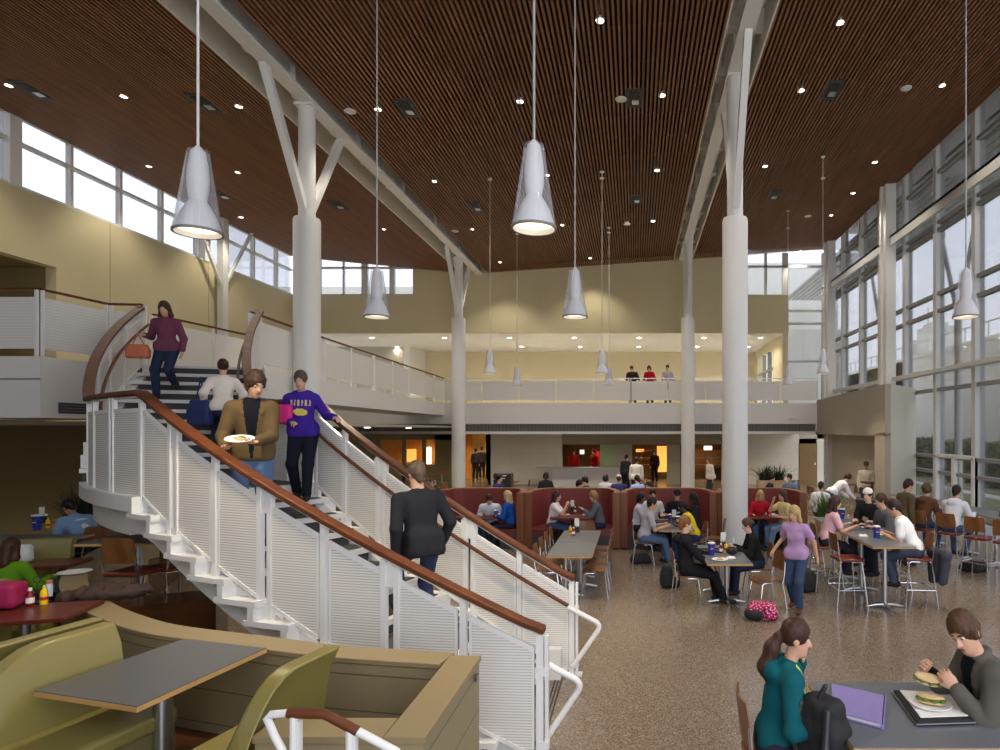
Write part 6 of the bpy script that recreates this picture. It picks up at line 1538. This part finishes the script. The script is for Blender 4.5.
# high tables
put(cup, 876.5, 538, HZ, 'blue and red soda cup on the nearest high table', s=1.3); put(cup, 842, 518.5, HZ, 'blue soda cup on the second high table', s=1.3); put(mustard, 835, 518.5, HZ, 'mustard bottle on the second high table'); put(caddy, 830, 519, HZ, 'napkin caddy on the second high table')
put(tray, 861, 525, HZ, 'dark tray with food before the man in the white cap'); put(wrapper, 882, 534.5, HZ, 'wrapper beside the blue and red cup', seed=2); put(plate, 868, 528, HZ, 'plate on the nearest high table'); put(wrapper, 863, 536, HZ, 'napkin at the left edge of the nearest high table', seed=4)
laptop((7.28, 12.55, HZ), 'open laptop in front of the white hoodie', face_rz(.8, .6) + .15)
mustard((7.35, 11.75, HZ), 'mustard bottle on the window table'); ketchup((7.42, 11.72, HZ), 'ketchup bottle on the window table'); caddy((7.5, 11.85, HZ), 'napkin caddy on the window table')
# left side condiments
PZ = 1.201
put(ketchup, 30, 606, PZ, 'ketchup bottle on the red-brown table at the left'); put(mustard, 44, 604, PZ, 'mustard bottle on the red-brown table at the left'); 
def shaker(p, label, capm):
    r = thing('shaker', label, 'shaker', p); b = MB(); b.lathe([(.03, 0), (.032, .1), (.024, .125)], n=14); b.build('jar', 'water_glass', r, smooth=True); b = MB(); b.lathe([(.026, .122), (.026, .15), (.001, .155)], n=14, close=False); b.build('lid', capm, r, smooth=True); return r
put(shaker, 49, 596, PZ, 'clear shaker with an orange lid on the red-brown table', capm='bag_orange')
def wire_rack(p, label):
    r = thing('condiment_rack', label, 'rack', p); b = MB(); b.b2(-.09, .09, -.05, .05, 0, .012); b.build('base', 'plastic_black', r)
    b = MB(); b.tube([(0, 0, .01), (0, 0, .19)], .004, 6); b.tube([(.03 * math.cos(t), 0, .215 + .03 * math.sin(t)) for t in np.linspace(-PI / 2, PI * 1.5, 15)], .004, 6); b.build('wire_handle', 'plastic_black', r); return r
put(wire_rack, 37, 603, PZ, 'black wire condiment rack on the red-brown table')
put(ketchup, 50, 553, PZ, 'ketchup bottle on the small brown table'); put(mustard, 59, 554, PZ, 'mustard bottle on the small brown table'); 
put(ketchup, 132, 531, 1.501, 'ketchup bottle on the high table under the landing'); put(mustard, 125, 532, 1.501, 'mustard bottle on the high table under the landing'); 
put(cup, 14 + 23, 530, PZ, 'dark drink cup on the grey table at the left', s=1.6); put(mustard, 48, 528, PZ, 'mustard bottle on the grey table at the left'); put(caddy, 44, 523, PZ, 'napkin caddy with a yellow card on the grey table at the left')
q = onz(75, 573, ZWALL); o = plate((q.x, q.y, ZWALL + .001), 'white paper plate on the curved tan wall', False, .16)
q = onz(2, 603, 1.25); f1 = Field(.016); f1.rbox((-.05, 0, .09), (.2, .12, .11), .05); sdf_thing('cloth_bag', 'magenta cloth bag on the red-brown table at the left edge', 'bag', (q.x, q.y, PZ + .03), .3, (('body', f1, 'magenta', .006),))
q = onz(20, 553, 1.3); f1 = Field(.012); f1.rbox((-.05, 0, .06), (.18, .07, .11), .05); sdf_thing('cushion', 'white cushion beside the small olive bench', 'cushion', (q.x, q.y, ZP + .78), .1, (('cover', f1, 'paper_white', .004),))
q = onz(108, 598, ZWALL); f1 = Field(.014); f1.cone((-.34, -.02, .04), (.3, .04, .05), .06, .05).ell((.0, 0, .05), (.33, .15, .08), k=.05).cone((-.1, .05, .09), (.22, -.04, .08), .06, .04, k=.04); f1.p.append(('h', V3(0, 0, .003), V3(0, 0, 1), 0, 0, .01, True))
sdf_thing('folded_coat', 'dark brown coat heaped on the curved tan wall', 'coat', (q.x, q.y, ZWALL), .35, (('cloth', f1, 'jacket_brown', .02),))

# ------------------------------------------------------------------ plants
rgp = np.random.default_rng(11)
def grass_plant(name, label, loc, h, spread, n, pot, matn):
    r = thing(name, label, 'plant', loc); b = MB(); b.box((0, 0, pot[2] / 2), pot); b.build('pot', pot[3] if len(pot) > 3 else 'pot_tan', r, bevel=.01)
    b = MB()
    for i in range(n):
        x0, y0 = rgp.uniform(-.4, .4) * pot[0], rgp.uniform(-.4, .4) * pot[1]; an = rgp.uniform(0, 2 * PI); L_ = h * rgp.uniform(.5, 1.1); sp_ = spread * rgp.uniform(.2, 1)
        pts = [Vector((x0 + math.cos(an) * sp_ * t ** 1.8, y0 + math.sin(an) * sp_ * t ** 1.8, pot[2] * .9 + L_ * (t - .35 * t * t * (sp_ / spread)))) for t in (0, .35, .7, 1)]
        wv = Vector((-math.sin(an), math.cos(an), 0)) * .011
        b.sheet([[p - wv * w2, p + wv * w2 + Vector((0, 0, .003))] for p, w2 in zip(pts, (1, 1.1, .8, .1))])
    b.build('leaves', matn, r); return r
grass_plant('potted_grass', 'green grassy plant in a tan planter at the right end of the booths', (4.62, 15.3, 0), .85, .6, 260, (.5, .5, .62), 'leaf_green')
grass_plant('potted_grass', 'dark green bush against the block wall beyond the last booth', (4.9, 23.0, 0), .75, .7, 320, (1.0, .5, 1.0), 'leaf_dark')
grass_plant('potted_grass', 'dark grassy plant in a long planter left of the stair landing', (-9.6, 11.6, ZP), .75, .5, 300, (1.6, .5, .75, 'board_tan'), 'leaf_dark')
b = MB(); b.lathe([(.14, 0), (.16, .42), (.001, .42)], n=18, close=False); o = b.build('steel_bucket', 'satin_steel', smooth=True); o.location = (5.25, 21.0, .75); tag(o, 'shiny steel bucket on the table left of the brown door', 'bucket'); 
t_ = grey_table('side_table', 'small table carrying the steel bucket before the brown door', (5.25, 21.0, 0), .6, .6, .75, [(0, 0)], 0, .03, 'table_wood', 'edge_wood')
# bins
def bin_(label, loc, w_, h_, rz):
    r = thing('trash_bin', label, 'bin', loc, rz); b = MB(); b.box((0, 0, h_ * .42), (w_, w_ * .9, h_ * .84)); b.build('body', 'plastic_black', r, bevel=.02)
    b = MB(); b.box((0, 0, h_ * .93), (w_ * 1.02, w_ * .92, h_ * .16)); b.build('hood', 'plastic_black', r, bevel=.04)
    b = MB()
    for k, ww in enumerate((.5, .36)): b.box((0, -w_ * .462, h_ * (.94 - .07 * k)), (w_ * ww, .004, h_ * .022))
    b.build('lettering', 'paper_white', r); return r
bin_('black recycling bin with white lettering before the block wall', (fx(503.5, 23), 23, 0), .62, 1.25, 0)
bin_('black recycling bin behind the man in the white cap', (5.5, 14.9, 0), .55, 1.18, .1)
# serving line
b = MB(); b.b2(X(556), X(622), 31.4, 32.2, 0, .9); b.b2(X(540), X(622), 31.2, 32.3, .9, .95, 1); tag(b.build('serving_counter', ['white_paint', 'satin_steel']), 'long pale serving counter under the bridge openings', 'counter')
mat('menu_orange', srgb(220, 130, 30), .5, emit=(1, .5, .1), estr=.7); mat('menu_lit', srgb(250, 230, 180), .5, emit=(1, .85, .6), estr=1.6); mat('red_paint', srgb(190, 24, 22), .5)
for i, (px0, px1, y0, y1, m_, lb) in enumerate(((596, 600, 451, 462, 'red_paint', 'red panel at the right of the left serving opening'), (657, 667, 446, 472, 'menu_orange', 'glowing orange panel in the right serving opening'), (636, 644, 449, 452, 'menu_orange', 'small orange sign in the right serving opening'), (580, 584, 450, 454, 'menu_lit', 'small lit panel above the red servers'), (568, 571, 455, 466, 'red_paint', 'red panel at the left of the serving opening'), (704, 712, 446, 450, 'menu_lit', 'lit sign in the rightmost serving opening'), (406, 416, 449, 462, 'menu_orange', 'glowing yellow panel far left behind the stair rail'), (424, 431, 447, 464, 'menu_lit', 'lit yellow window strip far left behind the stair rail'))):
    Yk = 36.4 if px0 > 500 else 36.6; a_, c_ = at(px0, y0, Yk), at(px1, y1, Yk); b = MB(); b.b2(a_.x, c_.x, Yk, Yk + .08, c_.z, a_.z); tag(b.build('menu_panel', m_, bevel=.01), lb, 'sign')
for px, n_ in ((648, 'left'), (700, 'middle'), (716, 'right')):
    r = thing('kitchen_shelf', 'wooden shelf unit stacked with dishes in the orange serving openings, the %s one' % n_, 'shelf', (fx(px, 36.6), 36.6, 0))
    b = MB()
    for z in (.8, 1.2, 1.6, 2.0): b.b2(-.4, .4, -.2, .2, z - .02, z + .02)
    b.build('shelf_boards', 'booth_wood', r)
    for s in (-1, 1): b = MB(); b.b2(s * .4 - .02, s * .4 + .02, -.2, .2, 0, 2.1); b.build('side_panel', 'booth_wood', r)
b = MB(); b.lathe([(.02, 0), (.16, -.1), (.16, -.12)], n=16, close=False); b.ball((0, 0, -.12), .09, 10, 1)
o = b.build('heat_lamp', ['satin_steel', 'lamp_warm'], smooth=True); o.location = (fx(655, 35), 35, 2.35); tag(o, 'glowing lamp hanging in the right serving opening', 'lamp')
b = MB(); b.b2(-.03, .03, -.03, .03, 0, 1.05); b.b2(-.3, .3, -.25, .25, 1.05, 1.1); o = b.build('host_stand', 'table_wood'); o.location = (fx(872, 21), 21.0, 0); tag(o, 'small dark host stand beside the host in the cap', 'stand')
b = MB(); b.tube([(0, 0, .02), (0, 0, 1.0)], .03, 10); b.lathe([(.18, 0), (.18, .02), (.03, .04)], n=16); b.beam((0, 0, .92), (1.2, .2, .92), .01, .06); o = b.build('queue_post', 'satin_steel', smooth=True); o.location = (fx(846, 22), 22, 0); tag(o, 'steel queue post with a dark belt left of the host', 'post')
